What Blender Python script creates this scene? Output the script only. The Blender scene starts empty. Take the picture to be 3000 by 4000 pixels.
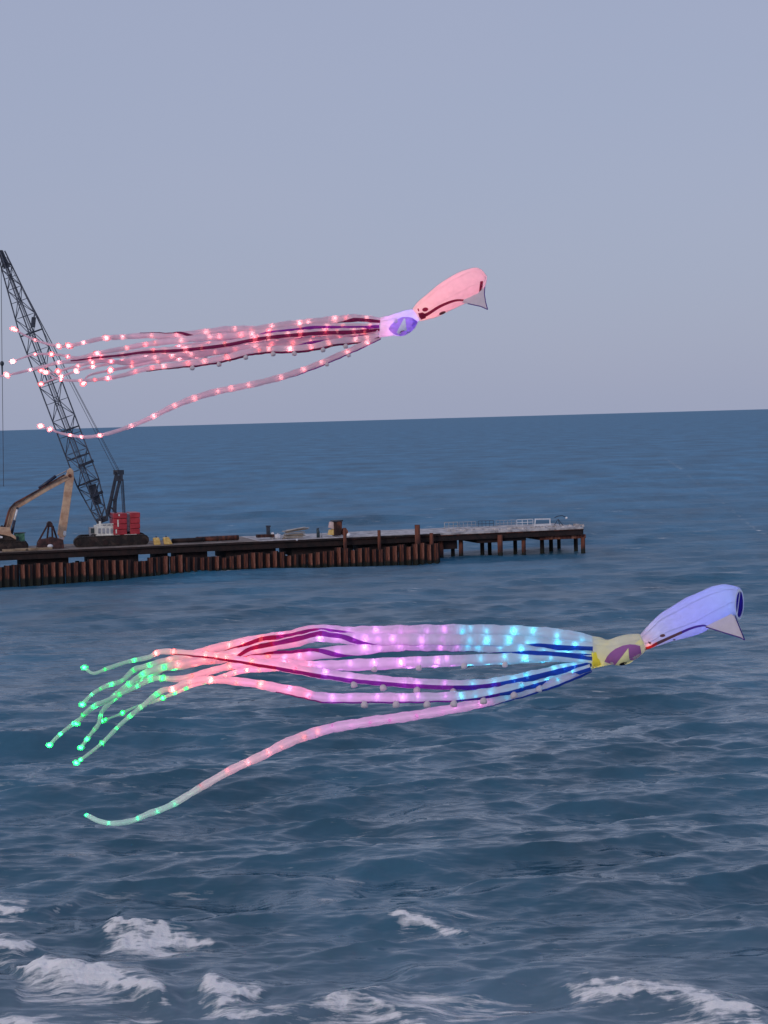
import bpy, bmesh, math, random
import numpy as np
from mathutils import Vector, Matrix
from mathutils.bvhtree import BVHTree

R = math.radians
random.seed(7)
rng = np.random.default_rng(11)
scene = bpy.context.scene
COL = scene.collection

# ------------------------------------------------------------------ camera
H = 17.0                      # a balcony above the beach, metres over the water
F = 7776.0                    # focal length in pixels of the 3000 x 4000 photograph
cam_d = bpy.data.cameras.new('camera')
cam = bpy.data.objects.new('camera', cam_d)
COL.objects.link(cam)
cam_d.sensor_fit = 'VERTICAL'
cam_d.sensor_height = 36.0
cam_d.lens = F * 36.0 / 4000.0
cam_d.clip_start = 0.5
cam_d.clip_end = 200000.0
CM = Matrix.Rotation(R(90 - 2.654), 4, 'X') @ Matrix.Rotation(R(-1.6), 4, 'Z')
CM.translation = Vector((0, 0, H))
cam.matrix_world = CM
scene.camera = cam
scene.render.resolution_x, scene.render.resolution_y = 768, 1024

# ------------------------------------------------------------------ sky
world = bpy.data.worlds.new('World')
scene.world = world
world.use_nodes = True
wn, wl = world.node_tree.nodes, world.node_tree.links
wn.clear()
SUN_EL, SUN_AZ = 18.0, 212.0      # low behind the camera, a little to the left
sky = wn.new('ShaderNodeTexSky')
sky.sky_type = 'NISHITA'
sky.sun_disc = False
sky.sun_elevation = R(SUN_EL)
sky.sun_rotation = R(SUN_AZ)
sky.air_density, sky.dust_density, sky.ozone_density = 1.0, 2.0, 2.0
veil = wn.new('ShaderNodeMix'); veil.data_type = 'RGBA'
veil.inputs['Factor'].default_value = 0.86
veil.inputs['B'].default_value = (3.68, 4.06, 5.62, 1)     # thin even evening veil
stc = wn.new('ShaderNodeTexCoord'); smp = wn.new('ShaderNodeMapping'); smp.inputs['Scale'].default_value = (1, 1, 2.2)
snz = wn.new('ShaderNodeTexNoise'); snz.inputs['Scale'].default_value = 7.0; snz.inputs['Detail'].default_value = 5
vein = wn.new('ShaderNodeMix'); vein.data_type = 'RGBA'
vein.inputs['A'].default_value = (3.60, 4.03, 5.60, 1); vein.inputs['B'].default_value = (3.80, 4.10, 5.62, 1)
wl.new(stc.outputs['Generated'], smp.inputs['Vector']); wl.new(smp.outputs[0], snz.inputs['Vector']); wl.new(snz.outputs['Fac'], vein.inputs['Factor'])
wl.new(vein.outputs['Result'], veil.inputs['B'])
bg = wn.new('ShaderNodeBackground'); bg.inputs['Strength'].default_value = 0.1
wo = wn.new('ShaderNodeOutputWorld')
wl.new(sky.outputs[0], veil.inputs['A'])
wl.new(veil.outputs['Result'], bg.inputs['Color'])
wl.new(bg.outputs[0], wo.inputs[0])

sun_d = bpy.data.lights.new('sun', 'SUN')
sun_d.energy = 0.8
sun_d.angle = R(14)
sun_d.color = (1.0, 0.86, 0.76)
sun = bpy.data.objects.new('sun', sun_d)
COL.objects.link(sun)
sd = Vector((math.sin(R(SUN_AZ)) * math.cos(R(SUN_EL)), math.cos(R(SUN_AZ)) * math.cos(R(SUN_EL)), math.sin(R(SUN_EL))))
sun.rotation_euler = sd.to_track_quat('Z', 'Y').to_euler()

vs = scene.view_settings
vs.view_transform = 'Standard'
vs.look = 'None'
vs.exposure = 0.0
vs.gamma = 1.0
scene.render.engine = 'CYCLES'
scene.cycles.use_denoising = True
scene.cycles.max_bounces = 8
scene.cycles.transparent_max_bounces = 24
scene.cycles.caustics_reflective = False
scene.cycles.caustics_refractive = False
scene.cycles.sample_clamp_indirect = 4.0

# ------------------------------------------------------------------ pixel -> place helpers
CR = CM.to_3x3()
CO = Vector((0, 0, H))
def ray(px, py):
    return (CR @ Vector(((px - 1500) / F, -(py - 2000) / F, -1.0)))
def at_z(px, py, z=0.0):
    d = ray(px, py)
    return CO + d * ((z - H) / d.z)
def at_y(px, py, y):
    d = ray(px, py)
    return CO + d * (y / d.y)

# ------------------------------------------------------------------ materials
def new_mat(name):
    m = bpy.data.materials.new(name)
    m.use_nodes = True
    nt = m.node_tree
    return m, nt.nodes, nt.links, nt.nodes['Principled BSDF']

def worn(name, c1, c2, scale=1.5, rough=0.7, metallic=0.0, c3=None, detail=6, bump=0.15, stretch=(1, 1, 1), lo=0.38, hi=0.62):
    m, n, l, p = new_mat(name)
    tc = n.new('ShaderNodeTexCoord')
    mp = n.new('ShaderNodeMapping'); mp.inputs['Scale'].default_value = stretch
    l.new(tc.outputs['Object'], mp.inputs['Vector'])
    nz = n.new('ShaderNodeTexNoise'); nz.inputs['Scale'].default_value = scale; nz.inputs['Detail'].default_value = detail
    nz.inputs['Roughness'].default_value = 0.65
    l.new(mp.outputs[0], nz.inputs['Vector'])
    cr = n.new('ShaderNodeValToRGB')
    cr.color_ramp.elements[0].position = lo; cr.color_ramp.elements[0].color = (*c1, 1)
    cr.color_ramp.elements[1].position = hi; cr.color_ramp.elements[1].color = (*c2, 1)
    if c3:
        e = cr.color_ramp.elements.new((lo + hi) / 2); e.color = (*c3, 1)
    l.new(nz.outputs['Fac'], cr.inputs[0])
    l.new(cr.outputs[0], p.inputs['Base Color'])
    p.inputs['Roughness'].default_value = rough
    p.inputs['Metallic'].default_value = metallic
    if bump:
        b = n.new('ShaderNodeBump'); b.inputs['Strength'].default_value = bump; b.inputs['Distance'].default_value = 0.03
        l.new(nz.outputs['Fac'], b.inputs['Height']); l.new(b.outputs[0], p.inputs['Normal'])
    return m

def tide(m):
    n, l = m.node_tree.nodes, m.node_tree.links
    p = n['Principled BSDF']; src = p.inputs['Base Color'].links[0].from_socket
    g = n.new('ShaderNodeNewGeometry'); sp = n.new('ShaderNodeSeparateXYZ'); l.new(g.outputs['Position'], sp.inputs[0])
    nz = n.new('ShaderNodeTexNoise'); nz.inputs['Scale'].default_value = 1.1; nz.inputs['Detail'].default_value = 5; l.new(g.outputs['Position'], nz.inputs['Vector'])
    a = n.new('ShaderNodeMath'); a.operation = 'MULTIPLY_ADD'; a.inputs[1].default_value = -.9; l.new(nz.outputs['Fac'], a.inputs[0]); l.new(sp.outputs['Z'], a.inputs[2])
    mr = n.new('ShaderNodeMapRange'); mr.inputs['From Min'].default_value = -.05; mr.inputs['From Max'].default_value = .22; l.new(a.outputs[0], mr.inputs['Value'])
    mx = n.new('ShaderNodeMix'); mx.data_type = 'RGBA'; mx.inputs['A'].default_value = (.010, .013, .010, 1)
    l.new(mr.outputs[0], mx.inputs['Factor']); l.new(src, mx.inputs['B']); l.new(mx.outputs['Result'], p.inputs['Base Color'])
M = {}
M['dark_steel'] = worn('dark_steel', (.016, .020, .032), (.045, .054, .082), 3, .6)
M['lattice'] = worn('lattice_steel', (.035, .042, .065), (.10, .115, .16), 2, .55)
M['rope'] = worn('rope', (.03, .03, .045), (.06, .06, .08), 3, .7, bump=0)
M['red'] = worn('red_paint', (.33, .022, .035), (.50, .045, .06), 1.2, .45, c3=(.42, .03, .045))
M['white'] = worn('white_paint', (.62, .61, .56), (.86, .85, .80), 1.6, .5)
M['grey'] = worn('grey_steel', (.22, .23, .27), (.40, .41, .46), 2, .5)
M['tan'] = worn('tan_paint', (.46, .27, .17), (.66, .46, .30), 1.4, .5, c3=(.56, .36, .25))
M['navy'] = worn('navy_cylinder', (.012, .014, .035), (.03, .035, .07), 3, .4)
M['chrome'] = worn('chrome_rod', (.75, .75, .78), (.9, .9, .92), 3, .3)
M['track'] = worn('dirty_track', (.012, .009, .010), (.055, .035, .03), 1.5, .85, c3=(.022, .016, .016), bump=.4)
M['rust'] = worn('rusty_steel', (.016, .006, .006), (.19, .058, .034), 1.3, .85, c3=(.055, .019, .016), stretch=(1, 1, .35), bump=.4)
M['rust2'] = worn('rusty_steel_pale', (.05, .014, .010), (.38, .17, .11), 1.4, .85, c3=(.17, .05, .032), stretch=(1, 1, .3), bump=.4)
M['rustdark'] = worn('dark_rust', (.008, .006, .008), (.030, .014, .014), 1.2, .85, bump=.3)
M['timber'] = worn('timber', (.16, .11, .08), (.40, .30, .20), 2.5, .85, stretch=(.3, 1, 1))
M['timberpale'] = worn('pale_timber', (.30, .27, .25), (.58, .54, .50), 2.5, .85, stretch=(.3, 1, 1))
M['concrete'] = worn('pale_concrete', (.26, .24, .25), (.62, .58, .58), .9, .9)
M['deck'] = worn('deck_dirt', (.13, .10, .09), (.30, .24, .21), .6, .9, bump=.4)
M['yellow'] = worn('yellow_paint', (.60, .38, .10), (.80, .58, .22), 3, .5)
M['green'] = worn('green_paint', (.03, .14, .09), (.14, .33, .20), 2.5, .5)
M['cloth_white'] = worn('white_sack', (.5, .5, .56), (.75, .75, .8), 3, .8)
M['grab'] = worn('grab_steel', (.02, .008, .010), (.09, .035, .035), 2, .7)
M['pinkbox'] = worn('pale_sheet', (.55, .38, .36), (.75, .58, .55), 2, .7)
M['teal'] = worn('dark_teal', (.02, .035, .045), (.05, .08, .1), 2, .6)

for k_ in ('rust', 'rust2', 'rustdark'): tide(M[k_])

def fabric(name, col, transp=0.0, trans=0.55, wrinkle=0.25, scale=9.0):
    m, n, l, p = new_mat(name)
    out = n['Material Output']
    n.remove(p)
    tc = n.new('ShaderNodeTexCoord')
    nz = n.new('ShaderNodeTexNoise'); nz.inputs['Scale'].default_value = scale; nz.inputs['Detail'].default_value = 4
    l.new(tc.outputs['Object'], nz.inputs['Vector'])
    b = n.new('ShaderNodeBump'); b.inputs['Strength'].default_value = wrinkle; b.inputs['Distance'].default_value = 0.04
    l.new(nz.outputs['Fac'], b.inputs['Height'])
    mx = n.new('ShaderNodeMix'); mx.data_type = 'RGBA'
    mx.inputs['A'].default_value = (*[c * .88 for c in col], 1)
    mx.inputs['B'].default_value = (*[min(1, c * 1.06) for c in col], 1)
    l.new(nz.outputs['Fac'], mx.inputs['Factor'])
    d = n.new('ShaderNodeBsdfDiffuse'); t = n.new('ShaderNodeBsdfTranslucent')
    l.new(mx.outputs['Result'], d.inputs['Color']); l.new(mx.outputs['Result'], t.inputs['Color'])
    l.new(b.outputs[0], d.inputs['Normal'])
    s = n.new('ShaderNodeMixShader'); s.inputs[0].default_value = trans
    l.new(d.outputs[0], s.inputs[1]); l.new(t.outputs[0], s.inputs[2])
    last = s
    if transp > 0:
        tr = n.new('ShaderNodeBsdfTransparent')
        s2 = n.new('ShaderNodeMixShader'); s2.inputs[0].default_value = transp
        l.new(s.outputs[0], s2.inputs[1]); l.new(tr.outputs[0], s2.inputs[2])
        last = s2
    l.new(last.outputs[0], out.inputs['Surface'])
    return m

def lamp(name, col, strength):
    m, n, l, p = new_mat(name)
    n.remove(p)
    e = n.new('ShaderNodeEmission'); e.inputs['Color'].default_value = (*col, 1); e.inputs['Strength'].default_value = strength
    l.new(e.outputs[0], n['Material Output'].inputs['Surface'])
    return m

# ------------------------------------------------------------------ mesh helpers
class MB:
    def __init__(s): s.v = []; s.f = []
    def add(s, vs, fs):
        o = len(s.v); s.v += [tuple(v) for v in vs]; s.f += [tuple(i + o for i in f) for f in fs]; return s
    def hexa(s, p):          # 8 points: bottom ring 0-3, top ring 4-7
        return s.add(p, [(0, 3, 2, 1), (4, 5, 6, 7), (0, 1, 5, 4), (1, 2, 6, 5), (2, 3, 7, 6), (3, 0, 4, 7)])
    def box(s, o, x, y, z):  # corner o and three edge vectors
        o, x, y, z = Vector(o), Vector(x), Vector(y), Vector(z)
        return s.hexa([o, o + x, o + x + y, o + y, o + z, o + x + z, o + x + y + z, o + y + z])
    def beam(s, a, b, w, h, up=Vector((0, 0, 1)), w2=None, h2=None):
        a, b = Vector(a), Vector(b); t = (b - a).normalized()
        sd_ = t.cross(up)
        if sd_.length < 1e-4: sd_ = t.cross(Vector((1, 0, 0)))
        sd_.normalize(); u = sd_.cross(t).normalized()
        w2 = w if w2 is None else w2; h2 = h if h2 is None else h2
        r0 = [a + sd_ * (i * w / 2) + u * (j * h / 2) for i, j in ((-1, -1), (1, -1), (1, 1), (-1, 1))]
        r1 = [b + sd_ * (i * w2 / 2) + u * (j * h2 / 2) for i, j in ((-1, -1), (1, -1), (1, 1), (-1, 1))]
        return s.hexa(r0 + r1)
    def rod(s, a, b, r, n=6, r2=None):
        a, b = Vector(a), Vector(b); t = (b - a).normalized(); r2 = r if r2 is None else r2
        x = t.cross(Vector((0, 0, 1)))
        if x.length < 1e-3: x = t.cross(Vector((1, 0, 0)))
        x.normalize(); y = t.cross(x)
        vs_ = []
        for c, rr in ((a, r), (b, r2)):
            for i in range(n):
                q = 2 * math.pi * i / n; vs_.append(c + (x * math.cos(q) + y * math.sin(q)) * rr)
        fs = [(i, (i + 1) % n, n + (i + 1) % n, n + i) for i in range(n)] + [tuple(range(n - 1, -1, -1)), tuple(range(n, 2 * n))]
        return s.add(vs_, fs)
    def tube(s, pts, radii, n=8):
        rings = []
        for i, p in enumerate(pts):
            a = pts[max(i - 1, 0)]; b = pts[min(i + 1, len(pts) - 1)]
            t = (Vector(b) - Vector(a)).normalized()
            x = t.cross(Vector((0, 1, 0)));
            if x.length < 1e-3: x = t.cross(Vector((1, 0, 0)))
            x.normalize(); y = t.cross(x)
            rings.append([Vector(p) + (x * math.cos(2 * math.pi * k / n) + y * math.sin(2 * math.pi * k / n)) * radii[i] for k in range(n)])
        vs_ = [v for r in rings for v in r]
        fs = [(i * n + k, i * n + (k + 1) % n, (i + 1) * n + (k + 1) % n, (i + 1) * n + k) for i in range(len(pts) - 1) for k in range(n)]
        fs += [tuple(range(n - 1, -1, -1)), tuple(range((len(pts) - 1) * n, len(pts) * n))]
        return s.add(vs_, fs)
    def prism(s, poly, off):   # polygon of points extruded by a vector
        n = len(poly); poly = [Vector(p) for p in poly]; off = Vector(off)
        return s.add(poly + [p + off for p in poly],
                     [tuple(range(n - 1, -1, -1)), tuple(range(n, 2 * n))] + [(i, (i + 1) % n, n + (i + 1) % n, n + i) for i in range(n)])
    def ball(s, c, r, sc=(1, 1, 1), nu=10, nv=6):
        c = Vector(c); vs_ = []; fs = []
        for j in range(nv + 1):
            th = math.pi * j / nv
            for i in range(nu):
                ph = 2 * math.pi * i / nu
                vs_.append(c + Vector((math.sin(th) * math.cos(ph) * sc[0], math.sin(th) * math.sin(ph) * sc[1], math.cos(th) * sc[2])) * r)
        for j in range(nv):
            for i in range(nu):
                fs.append((j * nu + i, j * nu + (i + 1) % nu, (j + 1) * nu + (i + 1) % nu, (j + 1) * nu + i))
        return s.add(vs_, fs)
    def mesh(s, name, mat, smooth=False):
        me = bpy.data.meshes.new(name)
        me.from_pydata(s.v, [], s.f); me.validate(); me.update()
        bm = bmesh.new(); bm.from_mesh(me); bmesh.ops.recalc_face_normals(bm, faces=bm.faces); bm.to_mesh(me); bm.free()
        if mat: me.materials.append(mat)
        if smooth: me.polygons.foreach_set('use_smooth', [True] * len(me.polygons))
        return me
    def build(s, name, mat, parent=None, smooth=False, bevel=0):
        o = bpy.data.objects.new(name, s.mesh(name, mat, smooth))
        COL.objects.link(o)
        if parent:
            o.parent = parent
            o.matrix_parent_inverse = MPI.get(parent.name, Matrix.Identity(4))
        if bevel:
            b = o.modifiers.new('bevel', 'BEVEL'); b.width = bevel; b.segments = 2; b.limit_method = 'ANGLE'
        return o

MPI = {}
def catmull_(pts, per=6):
    out = []; n = len(pts)
    for i in range(n - 1):
        p0, p1, p2, p3 = pts[max(i - 1, 0)], pts[i], pts[i + 1], pts[min(i + 2, n - 1)]
        for k in range(per):
            t = k / per
            out.append(.5 * ((2 * p1) + (p2 - p0) * t + (2 * p0 - 5 * p1 + 4 * p2 - p3) * t * t + (3 * p1 - p0 - 3 * p2 + p3) * t ** 3))
    out.append(pts[-1]); return out
def thing(name, label, cat, loc, group=None):
    o = bpy.data.objects.new(name, None); COL.objects.link(o)
    o.location = loc; o.empty_display_size = .5
    o['label'] = label; o['category'] = cat
    if group: o['group'] = group
    MPI[o.name] = Matrix.Translation(-Vector(loc))
    return o
def tag(o, label, cat=None, group=None, kind=None):
    o['label'] = label
    if cat: o['category'] = cat
    if group: o['group'] = group
    if kind: o['kind'] = kind
    return o
def inst(src, name, loc, parent, mat=None, scale=None, rot=None):
    """another object on shared mesh data, in world coordinates, as a child"""
    o = bpy.data.objects.new(name, src); COL.objects.link(o)
    o.location = loc
    if scale: o.scale = scale
    if rot is not None: o.rotation_euler = rot
    o.parent = parent
    pinv = MPI.get(parent.name)
    o.matrix_parent_inverse = pinv if pinv is not None else Matrix.Identity(4)
    return o

# ------------------------------------------------------------------ sea
def vnoise(x, y, seed=0):
    xi, yi = np.floor(x).astype(np.int64), np.floor(y).astype(np.int64)
    fx, fy = x - xi, y - yi
    fx = fx * fx * (3 - 2 * fx); fy = fy * fy * (3 - 2 * fy)
    def h(a, b):
        n = (a * 374761393 + b * 668265263 + seed * 974634777) & 0x7fffffff
        n = ((n ^ (n >> 13)) * 1274126177) & 0x7fffffff
        return ((n ^ (n >> 16)) & 0xffff) / 65535.0
    return (h(xi, yi) * (1 - fx) + h(xi + 1, yi) * fx) * (1 - fy) + (h(xi, yi + 1) * (1 - fx) + h(xi + 1, yi + 1) * fx) * fy
def fbm(x, y, o=4, seed=0):
    a, s, t = 1.0, 0.0, 0.0
    for i in range(o):
        s = s + a * vnoise(x * 2 ** i + 17.3 * i, y * 2 ** i - 9.1 * i, seed + i); t += a; a *= .5
    return s / t
def sstep(a, b, x):
    t = np.clip((x - a) / (b - a), 0, 1); return t * t * (3 - 2 * t)

def crest(pts):
    """breaker given as (px, py of crest, height m, foam reach towards the shore m, foam amount)"""
    out = []
    for px, py, h, wf, am in pts:
        p = at_z(px, py, h)
        out.append((p.x, p.y, h, wf, am))
    out.sort()
    return np.array(out).T

BREAKERS = [
    crest([(-60, 3700, .10, .5, .2), (90, 3768, .28, .7, .75), (160, 3718, .55, 2.1, 1.0), (290, 3744, .52, 1.9, 1), (400, 3742, .50, 2.0, 1),
           (470, 3776, .40, 1.7, 1), (545, 3788, .40, 1.6, 1), (600, 3822, .34, 2.0, .85), (690, 3866, .25, 1.5, .5), (780, 3910, .08, .6, .2)]),
    crest([(320, 3625, .12, .5, .3), (368, 3604, .38, 1.2, .9), (425, 3572, .58, 2.3, 1.0), (490, 3598, .50, 2.0, 1), (560, 3616, .42, 1.7, 1), (640, 3627, .34, 1.1, .9),
           (735, 3634, .30, .5, .75), (860, 3655, .18, .45, .5), (960, 3680, .06, .3, .25)]),
    crest([(700, 3835, .12, .5, .2), (750, 3838, .36, .9, .8), (800, 3797, .52, 1.6, 1), (868, 3822, .46, 1.4, 1), (930, 3838, .38, 1.1, 1), (995, 3836, .28, .7, .9), (1060, 3850, .12, .4, .3),
           (1240, 3870, .14, .3, .3), (1360, 3868, .1, .3, .25)]),
    crest([(-200, 3660, .3, 1.4, .9), (0, 3664, .34, 1.4, 1), (60, 3676, .32, 1.2, .95), (130, 3682, .22, .9, .8), (165, 3690, .2, .3, .25), (240, 3690, .15, .3, .05)]),
    crest([(-200, 3510, .35, 1.4, .9), (0, 3512, .34, 1.5, 1), (80, 3520, .28, 1.1, .9), (125, 3528, .26, .7, .55), (210, 3520, .22, 1.2, .45), (330, 3488, .2, .8, .7), (420, 3500, .06, .4, .2)]),
    crest([(1440, 3590, .08, .4, .2), (1510, 3562, .28, 1.3, .8), (1560, 3546, .34, 1.5, .85), (1650, 3556, .28, 1.2, .75), (1760, 3590, .15, 1.4, .62), (1870, 3660, .1, .6, .4), (1960, 3690, .04, .4, .1)]),
    crest([(2050, 3870, .06, .6, .15), (2220, 3822, .28, 1.7, .66), (2330, 3806, .42, 1.9, .70), (2440, 3806, .46, 2.0, .74), (2630, 3828, .42, 2.2, .76), (2780, 3862, .38, 2.4, .76), (2900, 3880, .36, 2.4, .76), (3100, 3930, .3, 2.0, .7)]),
    crest([(760, 3945, .08, .7, .4), (900, 3930, .22, 1.5, .74), (1060, 3925, .2, 1.4, .66), (1200, 3915, .16, 1.4, .58), (1330, 3890, .2, 1.8, .66), (1450, 3888, .2, 1.8, .66), (1600, 3930, .22, 1.5, .66), (1720, 3940, .22, 1.6, .74), (1800, 3965, .08, .7, .3)]),
    crest([(-120, 3945, .05, .25, .85), (0, 3957, .07, .25, .9), (120, 3971, .07, .22, .9), (280, 3982, .06, .2, .8), (460, 3986, .06, .2, .8), (640, 3990, .04, .2, .6)]),
    # unbroken swell shoulders behind the surf
    crest([(1450, 3240, .02, .6, 0), (1640, 3190, .30, 2.6, 0), (1830, 3165, .42, 2.8, .04), (2050, 3185, .24, 2.4, 0), (2300, 3230, .02, .8, 0)]),
    crest([(1600, 3490, .02, .6, 0), (2080, 3450, .30, 2.8, 0), (2300, 3445, .42, 2.8, .05), (2550, 3470, .25, 2.4, 0), (2800, 3500, .02, .8, 0)]),
    crest([(1000, 3390, .02, .6, 0), (1420, 3358, .34, 2.6, .05), (1650, 3352, .36, 2.6, .05), (1900, 3385, .02, .8, 0)]),
    crest([(1430, 3800, .02, .6, 0), (1600, 3752, .30, 1.8, 0), (1720, 3752, .30, 1.8, 0), (1950, 3800, .02, .6, 0)]),
    crest([(650, 3440, .02, .6, 0), (1050, 3445, .30, 2.0, .03), (1270, 3440, .32, 2.0, 0), (1500, 3470, .02, .6, 0)]),
]

def make_sea():
    fr = 1990.0
    rows = np.concatenate([np.linspace(1150, 660, 60)[:-1], np.arange(660, 12, -0.85), np.geomspace(12, 0.18, 60)])
    d = fr * H / rows
    a = np.arange(-258, 258.1, 0.72) / 1000.0
    side = np.geomspace(0.262, 1.2, 24)
    a = np.concatenate([-side[::-1], a, side])
    X0 = d[:, None] * a[None, :]
    Y0 = np.repeat(d[:, None], len(a), 1)
    nr, nc = X0.shape
    step = np.gradient(d)[:, None]
    step = np.maximum(step, d[:, None] * .0007)
    Z = np.zeros_like(X0); DX = np.zeros_like(X0); DY = np.zeros_like(X0)
    lost = np.zeros((nr, 1))
    # patches of calmer and rougher water
    patch = 0.45 + 1.1 * fbm(X0 / 26.0, Y0 / 34.0, 3, 5)
    nper, lam = 13, 0.55
    sl = {0: .105, 1: .128, 2: .128, 3: .090, 4: .052, 5: .034}
    for o in range(6):
        for i in range(nper):
            L = 0.62 * 2 ** (o + (i + rng.random()) / nper)
            th = R(-90 + 9) + rng.normal(0, R((30, 22, 17, 15, 13, 12)[o]))
            k = 2 * math.pi / L
            ak = sl[o] * math.sqrt(2.0 / nper) * (0.6 + .8 * rng.random())
            ph = rng.random() * 6.283
            kx, ky = k * math.cos(th), k * math.sin(th)
            vis = sstep(1.3, 2.6, (2 * math.pi / max(abs(ky), 1e-6)) / step) * sstep(1.2, 2.4, L / (d[:, None] * .00072))
            lost += (1 - vis) * ak * ak / 2
            if vis.max() < 1e-3: continue
            r1 = np.nonzero(vis[:, 0] > 1e-3)[0][-1] + 1
            q = kx * X0[:r1] + ky * Y0[:r1] + ph
            A = vis[:r1] * ak / k * (patch[:r1] if o < 4 else 1.0)
            c, s = np.cos(q), np.sin(q)
            Z[:r1] += A * c
            DX[:r1] -= .8 * A * s * math.cos(th); DY[:r1] -= .8 * A * s * math.sin(th)
    foam = np.zeros_like(X0); lace = np.zeros_like(X0)
    near = d < 175
    n1 = np.nonzero(near)[0][-1] + 1
    Xn, Yn = X0[:n1], Y0[:n1]
    wob = (fbm(Xn * .9, Yn * .9, 4, 21) - .5)
    fine = (fbm(Xn * 3.2, Yn * 3.2, 4, 33) - .5)
    for B in BREAKERS:
        bx, by, bh, bw, ba = B
        yc = np.interp(Xn, bx, by) + wob * .9
        fade = sstep(0, 1.2, Xn - bx[0]) * sstep(0, 1.2, bx[-1] - Xn)
        h = .82 * np.interp(Xn, bx, bh) * fade; w = np.maximum(np.interp(Xn, bx, bw), .15); am = np.interp(Xn, bx, ba) * fade
        u = yc - Yn
        prof = np.where(u < 0, np.exp(-(u / (1.1 + 1.2 * h)) ** 2), 1 - sstep(0, 1, u / (w * 1.05)))
        trough = np.exp(-((u - w * 1.15) / (.5 * w + .2)) ** 2) * h * .35
        near_c = np.exp(-(u / (w * 2.2 + 1)) ** 2)
        Z[:n1] = Z[:n1] * (1 - .65 * near_c * np.clip(h * 2.2, 0, 1)) + h * prof - trough
        ed = wob * 1.3 + fine * 1.1
        fm = sstep(-.8, .35, u + ed * .8) * (1 - sstep(.15, 1.05, u / w + ed * .5))
        dens = np.clip(am * 1.12, 0, 1)
        foam[:n1] = np.maximum(foam[:n1], fm * sstep(.60, .95, dens))
        lace[:n1] = np.maximum(lace[:n1], fm * dens * 1.25)
        # thin spent foam left in front of and behind each breaker
        halo = sstep(-3.0, -.1, u) * (1 - sstep(1.0, 3.6, u / w)) * dens * .74
        lace[:n1] = np.maximum(lace[:n1], halo)
        Z[:n1] += fm * dens * (fine * .16 + (fbm(Xn * 1.4, Yn * 1.4, 3, 8) - .5) * .16)
    # spent foam on the shallows along the bottom of the view
    sh = sstep(61.5, 57.0, Yn + 1.5 * wob)
    shx = .46 + .24 * sstep(-6, -1.5, Xn) * (1 - sstep(2.0, 5.5, Xn)) + .12 * sstep(3.0, 9, Xn)
    lace[:n1] = np.maximum(lace[:n1], sh * shx)
    # long foam line far out on the right
    tr = [at_z(x, y) for x, y in ((2597, 1788), (2669, 1839), (2735, 1897), (2814, 1960), (2892, 2020), (2964, 2080))]
    ty = np.array([p.y for p in tr])[::-1]; tx = np.array([p.x for p in tr])[::-1]
    sel = (Y0 > ty[0] * .94) & (Y0 < ty[-1])
    xl = np.interp(Y0, ty, tx)
    wid = Y0 * .0010
    br = fbm(Y0 / 55.0, X0 * 0, 2, 4)
    lace = np.maximum(lace, np.where(sel, np.exp(-((X0 - xl) / wid) ** 2) * (.25 + .5 * br), 0))
    foam = np.maximum(foam, np.where(sel, np.exp(-((X0 - xl) / wid) ** 2) * (.06 + .40 * br), 0))
    # wash along the foot of the sheet pile wall
    w0, w1 = at_z(-60, 2283), at_z(1715, 2198)
    tt = np.clip(((X0 - w0.x) * (w1.x - w0.x) + (Y0 - w0.y) * (w1.y - w0.y)) / ((w1.x - w0.x) ** 2 + (w1.y - w0.y) ** 2), 0, 1)
    dist = np.hypot(X0 - w0.x - tt * (w1.x - w0.x), Y0 - w0.y - tt * (w1.y - w0.y))
    foam = np.maximum(foam, np.exp(-(dist / .9) ** 2) * (fbm(X0 / 1.7, Y0 / 4.0, 3, 61) - .30) * 1.3)
    # scattered small whitecaps
    wc_ = np.exp(-((Z - .42) / .16) ** 2) * sstep(.60, .74, fbm(X0 / 7.0, Y0 / 9.0, 3, 77)) * (Y0 > 60) * (Y0 < 330)
    lace = np.maximum(lace, .55 * wc_)
    rough = np.sqrt(np.clip(lost, 0, None)) * np.ones_like(X0)
    co = np.stack([X0 + DX, Y0 + DY, Z], -1).reshape(-1, 3).astype(np.float32)
    idx = np.arange(nr * nc).reshape(nr, nc)
    quads = np.stack([idx[:-1, :-1], idx[:-1, 1:], idx[1:, 1:], idx[1:, :-1]], -1).reshape(-1, 4).astype(np.int32)
    me = bpy.data.meshes.new('sea')
    me.vertices.add(len(co)); me.vertices.foreach_set('co', co.ravel())
    me.loops.add(quads.size); me.loops.foreach_set('vertex_index', quads.ravel())
    me.polygons.add(len(quads)); me.polygons.foreach_set('loop_start', np.arange(0, quads.size, 4, dtype=np.int32))
    me.polygons.foreach_set('use_smooth', np.ones(len(quads), bool))
    me.update(calc_edges=True)
    for nm, arr in (('foam', foam), ('lace', lace), ('slope', rough)):
        at = me.attributes.new(nm, 'FLOAT', 'POINT'); at.data.foreach_set('value', arr.ravel().astype(np.float32))
    # ---- water material
    m, n, l, p = new_mat('sea_water')
    geo = n.new('ShaderNodeNewGeometry')
    def att(nm):
        a_ = n.new('ShaderNodeAttribute'); a_.attribute_name = nm; return a_.outputs['Fac']
    def math_(op, a_, b_, cl=False):
        q = n.new('ShaderNodeMath'); q.operation = op; q.use_clamp = cl
        for i, v in enumerate((a_, b_)):
            if isinstance(v, (int, float)): q.inputs[i].default_value = v
            elif v is not None: l.new(v, q.inputs[i])
        return q.outputs[0]
    def noise(scale, stretch, detail=4, rough_=.55):
        mp = n.new('ShaderNodeMapping'); mp.inputs['Scale'].default_value = stretch
        l.new(geo.outputs['Position'], mp.inputs['Vector'])
        z = n.new('ShaderNodeTexNoise'); z.inputs['Scale'].default_value = scale; z.inputs['Detail'].default_value = detail; z.inputs['Roughness'].default_value = rough_
        l.new(mp.outputs[0], z.inputs['Vector']); return z.outputs['Fac']
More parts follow.
